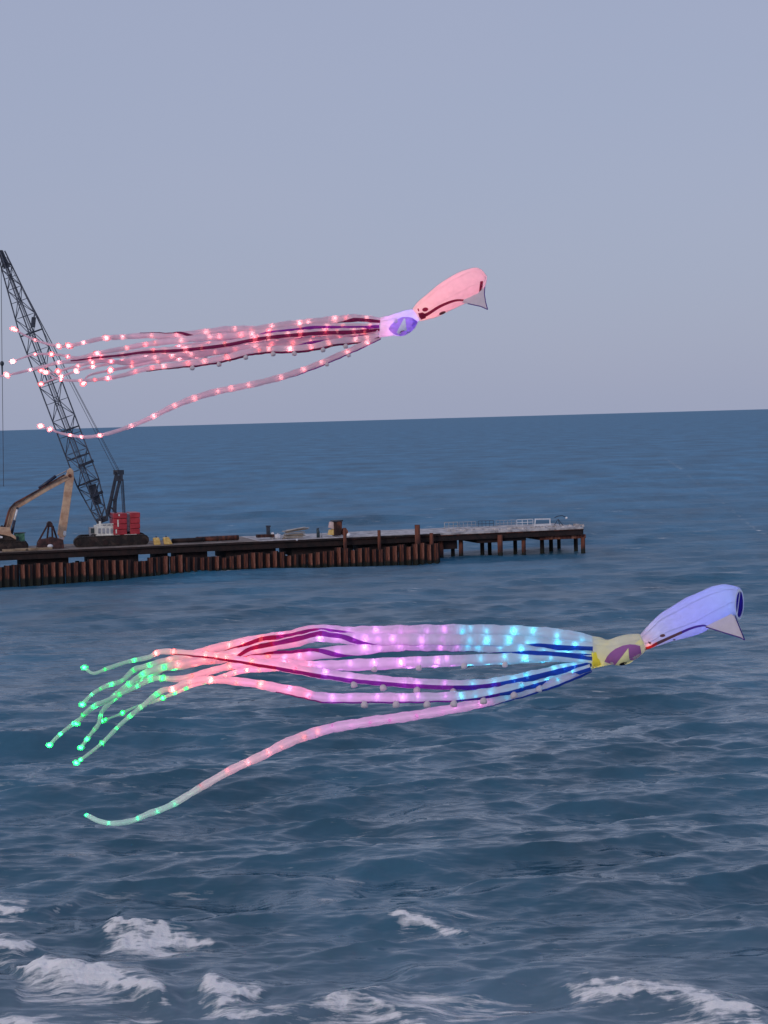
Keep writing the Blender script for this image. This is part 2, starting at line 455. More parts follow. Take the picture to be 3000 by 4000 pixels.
    # fine ripples
    b1 = n.new('ShaderNodeBump'); b1.inputs['Strength'].default_value = .22; b1.inputs['Distance'].default_value = .10
    l.new(noise(2.2, (.55, 1.15, 1), 5, .6), b1.inputs['Height'])
    b2 = n.new('ShaderNodeBump'); b2.inputs['Strength'].default_value = .45; b2.inputs['Distance'].default_value = .8
    l.new(noise(.32, (.5, 1.0, 1), 4, .6), b2.inputs['Height']); l.new(b1.outputs[0], b2.inputs['Normal'])
    b3 = n.new('ShaderNodeBump'); b3.inputs['Strength'].default_value = .8; b3.inputs['Distance'].default_value = 2.6
    l.new(noise(.028, (.45, 1.0, 1), 6, .62), b3.inputs['Height']); l.new(b2.outputs[0], b3.inputs['Normal'])
    l.new(b3.outputs[0], p.inputs['Normal'])
    # silt near the beach, bluer further out: the water's own colour
    sep = n.new('ShaderNodeSeparateXYZ'); l.new(geo.outputs['Position'], sep.inputs[0])
    mr = n.new('ShaderNodeMapRange'); mr.inputs['From Min'].default_value = 55; mr.inputs['From Max'].default_value = 420
    l.new(math_('ADD', sep.outputs['Y'], math_('MULTIPLY', math_('SUBTRACT', noise(.02, (1, 1, 1), 3), .5), 40)), mr.inputs['Value'])
    wc = n.new('ShaderNodeValToRGB')
    els = wc.color_ramp.elements
    els[0].position = 0.0; els[0].color = (.095, .160, .215, 1)
    els[1].position = 1; els[1].color = (.042, .178, .310, 1)
    e = els.new(.035); e.color = (.036, .108, .165, 1)
    e = els.new(.35); e.color = (.024, .116, .198, 1)
    l.new(mr.outputs[0], wc.inputs[0])
    # cat's paws: light and dark of wind ripples painted into the base colour
    pw = n.new('ShaderNodeMapRange'); pw.inputs['From Min'].default_value = .32; pw.inputs['From Max'].default_value = .68
    pw.inputs['To Min'].default_value = .62; pw.inputs['To Max'].default_value = 1.38
    l.new(noise(.06, (1.0, .42, 1), 6, .7), pw.inputs['Value'])
    wm = n.new('ShaderNodeMix'); wm.data_type = 'RGBA'; wm.blend_type = 'MULTIPLY'; wm.inputs['Factor'].default_value = 1.0
    cb = n.new('ShaderNodeCombineColor')
    for q in range(3): l.new(pw.outputs[0], cb.inputs[q])
    l.new(wc.outputs[0], wm.inputs['A']); l.new(cb.outputs[0], wm.inputs['B'])
    l.new(wm.outputs['Result'], p.inputs['Base Color'])
    p.inputs['Specular Tint'].default_value = (.88, .97, 1.0, 1)
    p.inputs['IOR'].default_value = 1.33
    p.inputs['Specular IOR Level'].default_value = .75
    l.new(math_('ADD', .04, math_('MULTIPLY', att('slope'), 2.2), True), p.inputs['Roughness'])
    # foam
    f, nf, lf = m, n, l
    fb = n.new('ShaderNodeBsdfDiffuse'); fb.inputs['Color'].default_value = (.86, .86, .88, 1); fb.inputs['Roughness'].default_value = .8
    bf = n.new('ShaderNodeBump'); bf.inputs['Strength'].default_value = .7; bf.inputs['Distance'].default_value = .12
    l.new(noise(5, (1, 1, 1), 5, .65), bf.inputs['Height']); l.new(bf.outputs[0], fb.inputs['Normal'])
    ln = noise(1.7, (.26, 1.5, .8), 8, .74)
    ln2 = noise(.55, (.45, 1.2, 1), 4, .6)
    cov = math_('ADD', math_('MULTIPLY', ln, .62), math_('MULTIPLY', ln2, .38))
    thr = math_('SUBTRACT', .74, math_('MULTIPLY', att('lace'), .36))
    lacef = math_('MULTIPLY', math_('SUBTRACT', cov, thr), 9.0, True)
    lacef = math_('MULTIPLY', lacef, .85)
    sol = math_('MULTIPLY', math_('SUBTRACT', math_('ADD', att('foam'), math_('ADD', math_('MULTIPLY', math_('SUBTRACT', ln, .5), 2.6), math_('MULTIPLY', math_('SUBTRACT', ln2, .5), 1.6))), .34), 1.25, True)
    tot = math_('MAXIMUM', lacef, math_('MULTIPLY', sol, .97), True)
    ms = n.new('ShaderNodeMixShader')
    l.new(tot, ms.inputs[0]); l.new(p.outputs[0], ms.inputs[1]); l.new(fb.outputs[0], ms.inputs[2])
    l.new(ms.outputs[0], n['Material Output'].inputs['Surface'])
    me.materials.append(m)
    o = bpy.data.objects.new('sea', me); COL.objects.link(o)
    o['kind'] = 'structure'; o['label'] = 'slate blue choppy sea with small white breakers near the shore'
    return o
make_sea()

# ------------------------------------------------------------------ the pier and its frame of reference
DZ = 3.2
PA, PB = at_z(0, 2158, DZ), at_z(2280, 2058.5, DZ)
PT = (PB - PA); PT.z = 0; PLEN = PT.length; PT.normalize()
PN = Vector((-PT.y, PT.x, 0))
if PN.y < 0: PN = -PN
UZ = Vector((0, 0, 1))
def pp(u, v, z):
    p = PA + PT * u + PN * v; p.z = z; return p
def uz(px, py, v):
    """where the sight line meets the upright plane at depth v behind the pier's front edge"""
    o = PA + PN * v; d = ray(px, py)
    t = (o - CO).dot(PN) / d.dot(PN)
    P = CO + d * t
    return (P - PA).dot(PT), P.z
def pv(px, py, v):
    u, z = uz(px, py, v); return pp(u, v, z)
def ux(px, v=0.0, py=2130):
    return uz(px, py, v)[0]
DW = 11.0

pier = thing('pier', 'long dark unfinished pier on rusty piles reaching out to the right', 'pier', pp(30, 5, 0))
U0 = -18.0
# deck laid in panels
n_pan = 24
for i in range(n_pan):
    a = U0 + (PLEN - U0) * i / n_pan; b = U0 + (PLEN - U0) * (i + 1) / n_pan - .04
    pale = a > ux(1000)
    MB().box(pp(a, -.05, DZ - .22), PT * (b - a), PN * (DW + .1), UZ * (.22 + random.uniform(-.02, .02))).build('deck_panel', M['concrete' if pale else 'deck'], pier)
MB().box(pp(U0, -.12, DZ - .26), PT * (ux(1720) - U0), PN * .065, UZ * .23).build('edge_beam', M['rustdark'], pier)
# fascia girders along both edges and two inner ones
for v in (0.15, 3.6, 7.2, DW - .35):
    MB().box(pp(U0, v, DZ - .86), PT * (PLEN - U0), PN * .22, UZ * .635).build('girder', M['rustdark'], pier)
MB().box(pp(U0, .05, DZ - .94), PT * (PLEN - U0), PN * .42, UZ * .07).build('girder_flange', M['rustdark'], pier)
MB().box(pp(ux(1330), .0, DZ - .33), PT * (PLEN - ux(1330)), PN * .14, UZ * .1).build('girder_flange', M['rust'], pier)
# pile caps: deep dark beams with gaps between them
caps = [(-200, -10), (77, 256), (345, 526), (607, 640), (690, 793), (866, 1058), (1121, 1311), (1338, 1357), (1414, 1566), (1600, 1760)]
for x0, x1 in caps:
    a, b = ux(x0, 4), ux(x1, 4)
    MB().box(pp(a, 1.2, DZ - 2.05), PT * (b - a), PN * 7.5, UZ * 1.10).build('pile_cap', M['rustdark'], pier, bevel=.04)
for x0, x1, dz, mt in ((1862, 1945, 1.45, 'rustdark'), (1962, 2052, 1.35, 'rustdark'), (2105, 2285, 1.42, 'rust2')):
    a, b = ux(x0, 1), ux(x1, 1)
    MB().box(pp(a, .6, DZ - dz), PT * (b - a), PN * 9.2, UZ * (dz - .95)).build('pile_cap', M[mt], pier, bevel=.04)
# piles
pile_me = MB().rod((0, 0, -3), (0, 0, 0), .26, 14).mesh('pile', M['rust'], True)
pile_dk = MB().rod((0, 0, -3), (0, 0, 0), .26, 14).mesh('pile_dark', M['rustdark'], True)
def pile(px, v, top, me=pile_me, s=1.0):
    p = pp(ux(px, v, 2150), v, top)
    inst(me, 'pile', p, pier, scale=(s, s, (top + 2.5) / 3.0))
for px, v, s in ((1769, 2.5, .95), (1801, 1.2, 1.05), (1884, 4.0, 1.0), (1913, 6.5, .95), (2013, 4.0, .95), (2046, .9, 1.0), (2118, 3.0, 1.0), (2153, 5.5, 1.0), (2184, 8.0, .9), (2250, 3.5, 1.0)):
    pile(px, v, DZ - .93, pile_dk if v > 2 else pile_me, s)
pile(1954, -.05, DZ - .5, pile_me, 1.25)
pile(2278, .7, DZ - 1.3, pile_me, 1.05)
pile(1722, 1.0, DZ - .93, pile_me, 1.3)
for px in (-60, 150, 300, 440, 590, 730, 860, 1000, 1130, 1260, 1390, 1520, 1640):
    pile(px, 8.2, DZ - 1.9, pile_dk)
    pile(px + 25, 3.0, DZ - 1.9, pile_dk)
# tall guide piles that stand up past the deck
for px, py, v, s in ((1482, 2071, -.75, .75), (1632, 2050, -.8, 1.25), (1686, 2082, -.8, .9), (1348, 2062, -.7, .8)):
    z = uz(px, py, v)[1]
    p = pp(ux(px, v), v, z)
    g = inst(pile_me, 'guide_pile', p, pier, scale=(s, s, (z + 2.5) / 3.0))

# ---- sheet pile wall in front of the pier
WV = -5.2
wall = thing('sheet_pile_wall', 'rusty corrugated sheet pile wall standing in the water before the dark pier', 'wall', pp(20, WV, 0))
wall['kind'] = 'thing'
def sheet_mesh(pan, i):
    w, dp, t = .86, .44, .05
    prof = [(-.5 * w, 0), (-.30 * w, 0), (-.17 * w, -dp), (.13 * w, -dp), (.26 * w, 0), (.5 * w - .02, 0)]
    mb = MB(); zs = (-3.0, 0.0)
    vs_ = []
    for z in zs:
        vs_ += [Vector((x, y, z)) for x, y in prof] + [Vector((x, y + t, z)) for x, y in reversed(prof)]
    k = 12
    fs = [(j, (j + 1) % k, k + (j + 1) % k, k + j) for j in range(k)] + [(0, 11, 10, 1), (1, 10, 9, 2), (2, 9, 8, 3), (3, 8, 7, 4), (4, 7, 6, 5),
          (12, 13, 22, 23), (13, 14, 21, 22), (14, 15, 20, 21), (15, 16, 19, 20), (16, 17, 18, 19)]
    me = mb.add(vs_, fs).mesh('sheet_pile', M['rust'])
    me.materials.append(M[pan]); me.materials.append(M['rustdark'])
    me.polygons[2].material_index = 1          # the outer pan, the light on it painted in as paler rust
    for j in (0, 4): me.polygons[j].material_index = 2  # recess faces get dark rust as painted shade
    return me
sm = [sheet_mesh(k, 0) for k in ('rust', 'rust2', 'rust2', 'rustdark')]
u = ux(-90, WV, 2230); uend = ux(1712, WV, 2190)
ang = math.atan2(PT.y, PT.x)
i = 0
while u < uend:
    # tops step up and down a little, as driven
    f = u / 50.0
    top = DZ - 1.10 + .10 * math.sin(u * .7) + random.choice((-.25, -.1, -.05, 0, .04, .08)) + (.12 if int(u / 5.3) % 2 else -.08)
    if uend - u < 7: top += .25
    p = pp(u, WV + random.uniform(-.04, .04), top)
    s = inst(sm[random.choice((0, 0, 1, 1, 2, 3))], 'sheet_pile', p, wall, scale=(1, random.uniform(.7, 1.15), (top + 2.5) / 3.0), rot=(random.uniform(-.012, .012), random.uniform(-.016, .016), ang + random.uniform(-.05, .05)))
    u += .84; i += 1
# end return of the wall back to the pier
for k in range(5):
    p = pp(uend - .2, WV + .5 + k * .88, DZ - 1.0 - .05 * k)
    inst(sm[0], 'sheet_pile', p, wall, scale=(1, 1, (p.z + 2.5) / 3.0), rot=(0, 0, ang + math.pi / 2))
MB().box(pp(ux(1410, WV, 2190), WV + .3, DZ - 1.62), PT * (uend - ux(1410, WV, 2190)), PN * .25, UZ * .28).build('waling_beam', M['rust'], wall)
MB().box(pp(ux(330, WV, 2200), WV + .3, DZ - 1.75), PT * (ux(560, WV, 2200) - ux(330, WV, 2200)), PN * .25, UZ * .25).build('waling_beam', M['rustdark'], wall)

# ------------------------------------------------------------------ crawler crane
CV = 5.8
crane = thing('crawler_crane', 'tall crawler crane with dark lattice boom and red counterweights on the pier', 'crane', pp(ux(430, CV), CV, DZ))
def crawler(v, x0, x1, py_top, parent, thick=.95, mat='track', name='crawler_track'):
    ua, ub = ux(x0, v, 2120), ux(x1, v, 2120)
    zt = uz((x0 + x1) / 2, py_top, v)[1]; zt = max(zt, DZ + .9)
    r = (zt - DZ) / 2; zc = DZ + r
    prof = []
    for k in range(9): q = math.pi / 2 + math.pi * k / 8; prof.append((ua + r + r * math.cos(q), zc + r * math.sin(q)))
    for k in range(9): q = -math.pi / 2 + math.pi * k / 8; prof.append((ub - r + r * math.cos(q), zc + r * math.sin(q)))
    t = MB().prism([pp(a, v - thick / 2, z) for a, z in prof], PN * thick).build(name, M[mat], parent, bevel=.05)
    # shoes round the loop
    mb = MB()
    per = []
    for k in range(len(prof)):
        a, b = Vector((*prof[k], 0)), Vector((*prof[(k + 1) % len(prof)], 0))
        nseg = max(1, int((b - a).length / .3))
        for j in range(nseg): per.append((a.lerp(b, (j + .5) / nseg), (b - a).normalized()))
    for c, d in per:
        nn = Vector((d.y, -d.x, 0))
        mb.box(pp((c - d * .12).x, v - thick / 2 - .04, (c - d * .12).y), (PT * d.x + UZ * d.y) * .24, PN * (thick + .08), (PT * nn.x + UZ * nn.y) * .06)
    so = mb.build('track_shoe', M[mat], t); so['kind'] = 'stuff'
    so.matrix_parent_inverse = Matrix.Identity(4)
    for k in range(6):
        uu = ua + r + (ub - ua - 2 * r) * k / 5
        w = MB().rod(pp(uu, v - thick / 2 - .07, zc - .12), pp(uu, v - thick / 2 + .01, zc - .12), r * .55, 14).build('road_wheel', M['rustdark'], t)
        w.matrix_parent_inverse = Matrix.Identity(4)
    return t
crawler(3.6, 290, 578, 2094, crane, 1.1)
crawler(8.2, 300, 566, 2086, crane, 1.1)
MB().prism([pp(ux(330, 4.5), 4.3, DZ + .5), pp(ux(545, 4.5), 4.3, DZ + .5), pp(ux(520, 4.5), 4.3, DZ + 1.32), pp(ux(372, 4.5), 4.3, DZ + 1.32)], PN * 3.2).build('undercarriage', M['track'], crane)
# white machinery house
za = uz(410, 2090, 4.3)[1]
def pbox(x0, x1, y0, y1, v, depth, name, mat, parent, bevel=.03):
    u0_, z0 = uz(x0, y1, v); u1_, _ = uz(x1, y1, v); z1 = uz((x0 + x1) / 2, y0, v)[1]
    return MB().box(pp(u0_, v, z0), PT * (u1_ - u0_), PN * depth, UZ * (z1 - z0)).build(name, M[mat], parent, bevel=bevel)
pbox(379, 446, 2054, 2091, 4.2, 3.0, 'machinery_house', 'white', crane)
pbox(376, 446, 2046, 2051, 4.15, .12, 'handrail', 'white', crane)
for x in (381, 398, 416, 434): pbox(x, x + 3, 2050, 2062, 4.16, .08, 'handrail_post', 'white', crane, 0)
pbox(388, 396, 2036, 2062, 5.2, .5, 'exhaust_stack', 'white', crane)
pbox(403, 444, 2047, 2054, 4.6, 1.8, 'engine_cover', 'grey', crane)
pbox(375, 470, 2089, 2096, 4.1, 3.3, 'turntable', 'white', crane)
pbox(486, 535, 2087, 2093, 4.0, .5, 'walkway', 'white', crane)
# the cab, on the far side
pbox(352, 376, 2060, 2096, 6.6, 1.5, 'cab', 'grey', crane)
# counterweights: stacked red slabs either side of a pale spine
for (x0, x1) in ((443, 497), (509, 548)):
    zb = 2090 if x0 < 500 else 2087
    for k in range(4):
        y1 = zb - k * 21.2
        pbox(x0 + (0 if k % 2 else .6), x1 - (0 if k % 2 else .6), y1 - 20.9, y1, 4.05, 3.6, 'counterweight_slab', 'red', crane, .05)
pbox(496, 510, 2006, 2076, 4.5, 2.8, 'counterweight_spine', 'grey', crane)
for x, y0, y1 in ((459, 2030, 2058), (463, 2009, 2016), (452, 2068, 2084)): pbox(x, x + 5, y0, y1, 4.02, .02, 'painted_mark', 'white', crane, 0)

# boom : four chords and lacing, straight from foot to head, leaning left
bf_ = pv(402, 2040, 6.0)
bh_ = pv(4, 985, 6.0)
bax = (bh_ - bf_); BL = bax.length; bax.normalize()
bside = PN.copy()                          # across the boom, away from the viewer
bup = bax.cross(bside).normalized()
if bup.dot(PT) < 0: bup = -bup
yaw = R(28)                                # the boom swings a little towards the viewer: two faces show
def bsec(s):
    """half width of the lattice section along the boom"""
    if s < 5.0: return .55 + (1.2 - .55) * s / 5.0
    if s > BL - 9.5: return 1.2 + (.40 - 1.2) * (s - BL + 9.5) / 9.5
    return 1.2
b1_ = (bup * math.cos(yaw) + bside * math.sin(yaw)); b2_ = (bside * math.cos(yaw) - bup * math.sin(yaw))
def bpt(s, i, j):
    w = bsec(s) * .80
    return bf_ + bax * s + b1_ * (i * w) + b2_ * (j * w)
cor = [(-1, -1), (1, -1), (1, 1), (-1, 1)]
stations = [0, 5.0, BL - 9.5, BL]
boom = MB().beam(bpt(0, 0, 0), bpt(.6, 0, 0), 1.1, .9, up=bside).build('boom', M['dark_steel'], crane)
boom['label'] = 'dark lattice boom leaning left'
def sub(mb, name, mat, parent, smooth=False, bevel=0):
    o = mb.build(name, M[mat], parent, smooth, bevel); o.matrix_parent_inverse = Matrix.Identity(4); return o
for i_, j_ in cor:
    sub(MB().tube([bpt(s, i_, j_) for s in stations], [.08] * 4, 6), 'chord', 'lattice', boom)
mb = MB(); s = .6; k = 0
while s < BL - 1.2:
    st = 1.75 * max(bsec(s), .5)
    s2 = min(s + st, BL - .6)
    for q in range(4):
        a, b = cor[q], cor[(q + 1) % 4]
        if (k + q) % 2: a, b = b, a
        mb.rod(bpt(s, *a), bpt(s2, *b), .046, 5)
        mb.rod(bpt(s, *a), bpt(s, *b), .028, 4)
    s = s2; k += 1
lo = sub(mb, 'lacing', 'lattice', boom); lo['kind'] = 'stuff'
for s in (5.0, 8.2, 11.6, 17.6, 23.6):
    for q in range(4):
        a, b = cor[q], cor[(q + 1) % 4]
        sub(MB().beam(bpt(s, *a), bpt(s, *b), .13, .13), 'section_joint', 'dark_steel', boom)
for s in (7.2, 3.4):
    sub(MB().beam(bpt(s, -1.15, -1.1), bpt(s, 1.1, -1.1), .18, .34, up=bax), 'cross_plate', 'dark_steel', boom)
sub(MB().beam(bpt(2.2, 0, -.5), bpt(4.6, .1, -.5), .9, .5, up=bside), 'hoist_drum', 'dark_steel', boom)
sub(MB().beam(bpt(BL - 1.9, 0, 0), bpt(BL + .15, -.1, 0), .72, .62, up=bside, w2=.55, h2=.4), 'boom_head', 'dark_steel', boom)
sub(MB().rod(bpt(BL - .1, -.4, -.7), bpt(BL - .1, -.4, .7), .34, 12), 'head_sheave', 'dark_steel', boom)
sub(MB().beam(bpt(BL - 9.3, -.2, -1.05), bpt(BL - 8.3, .5, -1.05), .5, .2, up=bside), 'floodlight_box', 'dark_steel', boom)
for i_ in (-.25, .1):
    sub(MB().rod(bpt(.6, i_, -.2), bpt(BL - 1, i_ * .6, -.2), .03, 5), 'hoist_rope', 'rope', boom)
# mast (gantry)
mt_ = pv(463, 1848, 5.8)
mast = MB().beam(pv(451, 1845, 5.0), pv(476, 1845, 6.6), .55, .55).build('mast', M['dark_steel'], crane)
def seg(parent, name, pts, v, w, mat='dark_steel'):
    for a, b in zip(pts[:-1], pts[1:]):
        sub(MB().beam(pv(*a, v), pv(*b, v), w, w), name, mat, parent)
seg(mast, 'mast_leg', [(453, 1852), (431, 1952), (418, 2000), (418, 2030)], 4.9, .26)
seg(mast, 'mast_leg', [(474, 1852), (448, 1954), (445, 2000)], 4.9, .34)
seg(mast, 'mast_leg', [(456, 1852), (436, 1952), (424, 2012)], 6.9, .24)
seg(mast, 'mast_leg', [(472, 1852), (452, 1954), (450, 2006)], 6.9, .26)
seg(mast, 'mast_brace', [(430, 1953), (450, 1953)], 4.9, .22)
seg(mast, 'mast_brace', [(427, 1976), (455, 2003)], 4.9, .18)
seg(mast, 'mast_brace', [(417, 2001), (432, 2024)], 4.9, .18)
sub(MB().beam(pv(449, 1868, 4.9), pv(479, 1868, 4.9), .5, .7), 'mast_head', 'dark_steel', mast)
sub(MB().beam(pv(450, 1850, 4.7), pv(446, 1842, 4.7), .15, .15), 'mast_lug', 'dark_steel', mast)
for dv, dx in ((5.0, 0), (6.2, 5), (5.6, 9)):
    sub(MB().rod(pv(472 + dx, 1872, dv), pv(480 + dx, 2006, dv), .05, 5), 'back_stay', 'rope', mast)
for dv, a, b in ((5.0, (452, 1845), (20, 1000)), (6.6, (464, 1845), (26, 1004)), (5.7, (470, 1846), (40, 1030))):
    sub(MB().rod(pv(*a, dv), pv(*b, dv), .028, 5), 'pendant_line', 'rope', mast)
# hoist line with hook block
hl = MB().rod(pv(4, 995, 5.2), pv(8, 1412, 5.2), .035, 6).build('hoist_line', M['rope'], crane)
hb = MB().ball(pv(8, 1420, 5.2), .24, (1, 1, 1.25)).rod(pv(8, 1424, 5.2), pv(9, 1470, 5.2), .11, 8, .07).build('hook_block', M['dark_steel'], crane, True)
MB().rod(pv(9, 1470, 5.2), pv(14, 1900, 5.2), .035, 6).build('hoist_line', M['rope'], crane)

# ------------------------------------------------------------------ excavator
EV = 5.0
exc = thing('excavator', 'tan crawler excavator with its arm folded down on the left of the pier', 'excavator', pp(ux(20, EV), EV, DZ))
def plate(name, pts, v, depth, mat, parent, bevel=.04, subp=False):
    o = MB().prism([pv(x, y, v) for x, y in pts], PN * depth).build(name, M[mat], parent, bevel=bevel)
    if subp: o.matrix_parent_inverse = Matrix.Identity(4)
    return o
crawler(3.2, -110, 108, 2122, exc, .75)
crawler(6.6, -104, 104, 2118, exc, .75)
plate('undercarriage', [(-90, 2130), (90, 2130), (80, 2112), (-80, 2112)], 3.4, 2.9, 'track', exc)
plate('house', [(-90, 2112), (64, 2112), (60, 2100), (43, 2092), (0, 2084), (-90, 2082)], 3.3, 3.0, 'track', exc)
plate('engine_cover', [(-90, 2086), (0, 2087), (42, 2096), (62, 2108), (64, 2104), (60, 2094), (44, 2084), (40, 2062), (14, 2060), (-90, 2052)], 3.2, 3.1, 'tan', exc)
plate('side_window', [(0, 2093), (10, 2095), (10, 2102), (0, 2102)], 3.15, .08, 'chrome', exc, 0)
bm_ = plate('boom', [(16, 2068), (40, 2066), (62, 1994), (72, 1986), (186, 1918), (272, 1872), (276, 1858), (252, 1856), (150, 1916), (60, 1966), (42, 1984), (34, 2000)], 4.6, .75, 'tan', exc)
plate('top_plate', [(14, 2066), (32, 2000), (40, 1983), (58, 1964), (150, 1913), (252, 1853), (252, 1856.5), (150, 1917), (60, 1968), (44, 1986), (36, 2002), (19, 2066)], 4.5, .95, 'rust', bm_, .01, True)
sub(MB().rod(pv(68, 1986, 4.5), pv(68, 1986, 5.45), .16, 12), 'pivot_pin', 'dark_steel', bm_)
sub(MB().rod(pv(8, 2059, 4.4), pv(8, 2059, 5.5), .22, 12), 'pivot_pin', 'dark_steel', bm_)
for v in (4.35, 5.6):
    MB().rod(pv(45, 2086, v), pv(57, 2032, v), .17, 10).build('boom_cylinder', M['navy'], exc, True)
    MB().rod(pv(57, 2032, v), pv(67, 1990, v), .12, 10).build('cylinder_rod', M['chrome'], exc, True)
MB().rod(pv(152, 1908, 4.95), pv(218, 1860, 4.95), .19, 10).build('stick_cylinder', M['navy'], exc, True)
MB().rod(pv(218, 1860, 4.95), pv(266, 1836, 4.95), .07, 8).build('cylinder_rod', M['grey'], exc, True)
stk = plate('stick', [(258, 1862), (264, 1836), (276, 1828), (287, 1838), (289, 1870), (272, 1990), (262, 2060), (256, 2096), (236, 2100), (226, 2088), (229, 2062), (246, 1960)], 4.65, .62, 'tan', exc)
sub(MB().rod(pv(273, 1858, 4.55), pv(273, 1858, 5.4), .2, 12), 'pivot_pin', 'rust', stk)
MB().rod(pv(262, 2008, 4.9), pv(254, 2074, 4.9), .12, 8).build('bucket_cylinder', M['navy'], exc, True)
plate('bucket_link', [(249, 2074), (258, 2074), (259, 2090), (250, 2094), (246, 2086)], 4.6, .7, 'chrome', exc, .02)
plate('stick_end', [(230, 2098), (252, 2096), (250, 2110), (234, 2112)], 4.7, .5, 'pinkbox', exc)

for dv in (4.42, 4.5):
    hp = [pv(30, 2058, dv), pv(44, 2000, dv), pv(62, 1972, dv), pv(120, 1936, dv), pv(180, 1900, dv), pv(236, 1872, dv), pv(262, 1862, dv)]
    MB().tube(catmull_(hp, 5), [.028] * (6 * 5 + 1), 6).build('hydraulic_hose', M['navy'], exc, True)
plate('cab', [(-60, 2084), (-60, 2030), (-22, 2030), (-10, 2056), (-10, 2084)], 3.0, 1.2, 'tan', exc)
plate('cab_window', [(-54, 2066), (-54, 2036), (-26, 2036), (-16, 2058), (-16, 2066)], 2.97, .04, 'teal', exc, 0)
plate('cab_window', [(355, 2082), (355, 2064), (372, 2064), (372, 2082)], 6.55, .04, 'teal', crane, 0)
for x in (384, 400, 416, 432): plate('louvre', [(x, 2084), (x + 10, 2084), (x + 10, 2064), (x, 2064)], 4.17, .02, 'grey', crane, 0)
for x0, x1, y in ((443, 497, 2010), (509, 548, 2009)):
    for xx in (x0 + 9, x1 - 11): pbox(xx, xx + 3, y - 8, y - 3, 5.2, .2, 'lifting_lug', 'dark_steel', crane, 0)

# ------------------------------------------------------------------ things lying about on the pier
def solo(mb, name, mat, label, cat, group=None, bevel=0, smooth=False):
    o = mb.build(name, M[mat], None, smooth, bevel)
    return tag(o, label, cat, group)
# green generator
gen = thing('generator', 'green generator box beside the tan excavator', 'generator', pp(ux(80, 3.6), 3.6, DZ))
pbox(60, 98, 2084, 2132, 4.4, 1.4, 'housing', 'green', gen, .05)
pbox(57, 101, 2081, 2084.5, 4.35, 1.5, 'lid', 'teal', gen, .02)
pbox(66, 74, 2094, 2122, 4.36, .05, 'door', 'teal', gen, .01)
pbox(64, 72, 2132, 2140, 4.5, .3, 'skid', 'dark_steel', gen, 0)
pbox(88, 96, 2132, 2140, 4.5, .3, 'skid', 'dark_steel', gen, 0)
# clamshell grab
grab = thing('clamshell_grab', 'dark brown clamshell grab standing open below the excavator arm', 'grab', pp(ux(200, 3.2), 3.2, DZ))
plate('shell', [(146, 2146), (148, 2122), (156, 2108), (190, 2104), (190, 2146)], 2.6, 1.5, 'grab', grab)
plate('shell', [(189, 2148), (189, 2104), (200, 2098), (247, 2108), (252, 2148)], 2.4, 1.6, 'grab', grab)
plate('head', [(183, 2058), (184, 2044), (190, 2037), (199, 2037), (206, 2046), (207, 2060)], 2.9, .8, 'grab', grab)
for pts, v in (([(186, 2050), (150, 2116)], 2.8), ([(190, 2054), (184, 2106)], 3.0), ([(203, 2050), (205, 2102)], 2.8), ([(206, 2054), (222, 2104)], 3.2)):
    MB().beam(pv(*pts[0], v), pv(*pts[1], v), .16, .2).build('arm', M['grab'], grab)
# timber baulks by the deck edge
for k, (x0, x1, y, v) in enumerate(((8, 100, 2154, .5), (60, 150, 2150, 1.0), (110, 204, 2149, .7))):
    u0_, u1_ = ux(x0, v), ux(x1, v)
    solo(MB().beam(pp(u0_, v, DZ + .17), pp(u1_, v + .1, DZ + .17), .3, .28), 'timber_baulk', 'timber',
         ('leftmost tan timber baulk at the pier edge below the excavator', 'middle tan timber baulk at the pier edge left of the grab', 'tan timber baulk at the pier edge just under the brown grab')[k], 'timber', 'timber baulks at the pier edge', .02)
solo(MB().ball(pp(ux(196, .9), .9, DZ + .42), .28, (1.2, 1, .8)), 'float', 'cloth_white', 'pale float at the pier edge in front of the brown grab', 'float', smooth=True)
# two yellow blocks (clump weights) with a lifting eye
for k, (x0, x1) in enumerate(((601, 626), (640, 664))):
    b = thing('yellow_weight', ('left one of the two yellow blocks on the pier right of the crane', 'right one of the two yellow blocks, at the end of the dark pipe')[k], 'block', pp(ux((x0 + x1) / 2, 1.6), 1.6, DZ), 'yellow blocks on the pier')
    u0_, u1_ = ux(x0, 1.2), ux(x1, 1.2)
    c = [pp(u0_ + .1, 1.2, DZ), pp(u1_ + (.35 if k else .1), 1.2, DZ), pp(u1_ + (.35 if k else .1), 2.0, DZ), pp(u0_ + .1, 2.0, DZ),
         pp(u0_, 1.2, DZ + .82), pp(u1_ - .08, 1.2, DZ + .86), pp(u1_ - .08, 2.0, DZ + .86), pp(u0_, 2.0, DZ + .82)]
    MB().hexa(c).build('block', M['yellow'], b, bevel=.08)
    MB().rod(pp((u0_ + u1_) / 2, 1.5, DZ + .85), pp((u0_ + u1_) / 2, 1.7, DZ + .95), .08, 8).build('lifting_eye', M['dark_steel'], b)
# steel pipes lying on the deck
def pipe(x0, x1, v, r, mat, label):
    o = thing('steel_pipe', label, 'pipe', pp(ux((x0 + x1) / 2, v), v, DZ), 'pipes lying on the pier')
    a, b = pp(ux(x0, v), v, DZ + r + .05), pp(ux(x1, v), v + .2, DZ + r + .05)
    MB().rod(a, b, r, 18).build('pipe', M[mat], o, True)
    for q in (.04, .5, .96): 
        c = a.lerp(b, q); t = (b - a).normalized()
        MB().rod(c - t * .06, c + t * .06, r * 1.06, 18).build('weld_collar', M['rustdark'], o)
pipe(672, 800, 2.4, .27, 'rustdark', 'near black steel pipe lying beside the yellow blocks')
pipe(766, 934, 2.9, .30, 'rust', 'brown rusty steel pipe lying right of the black pipe')
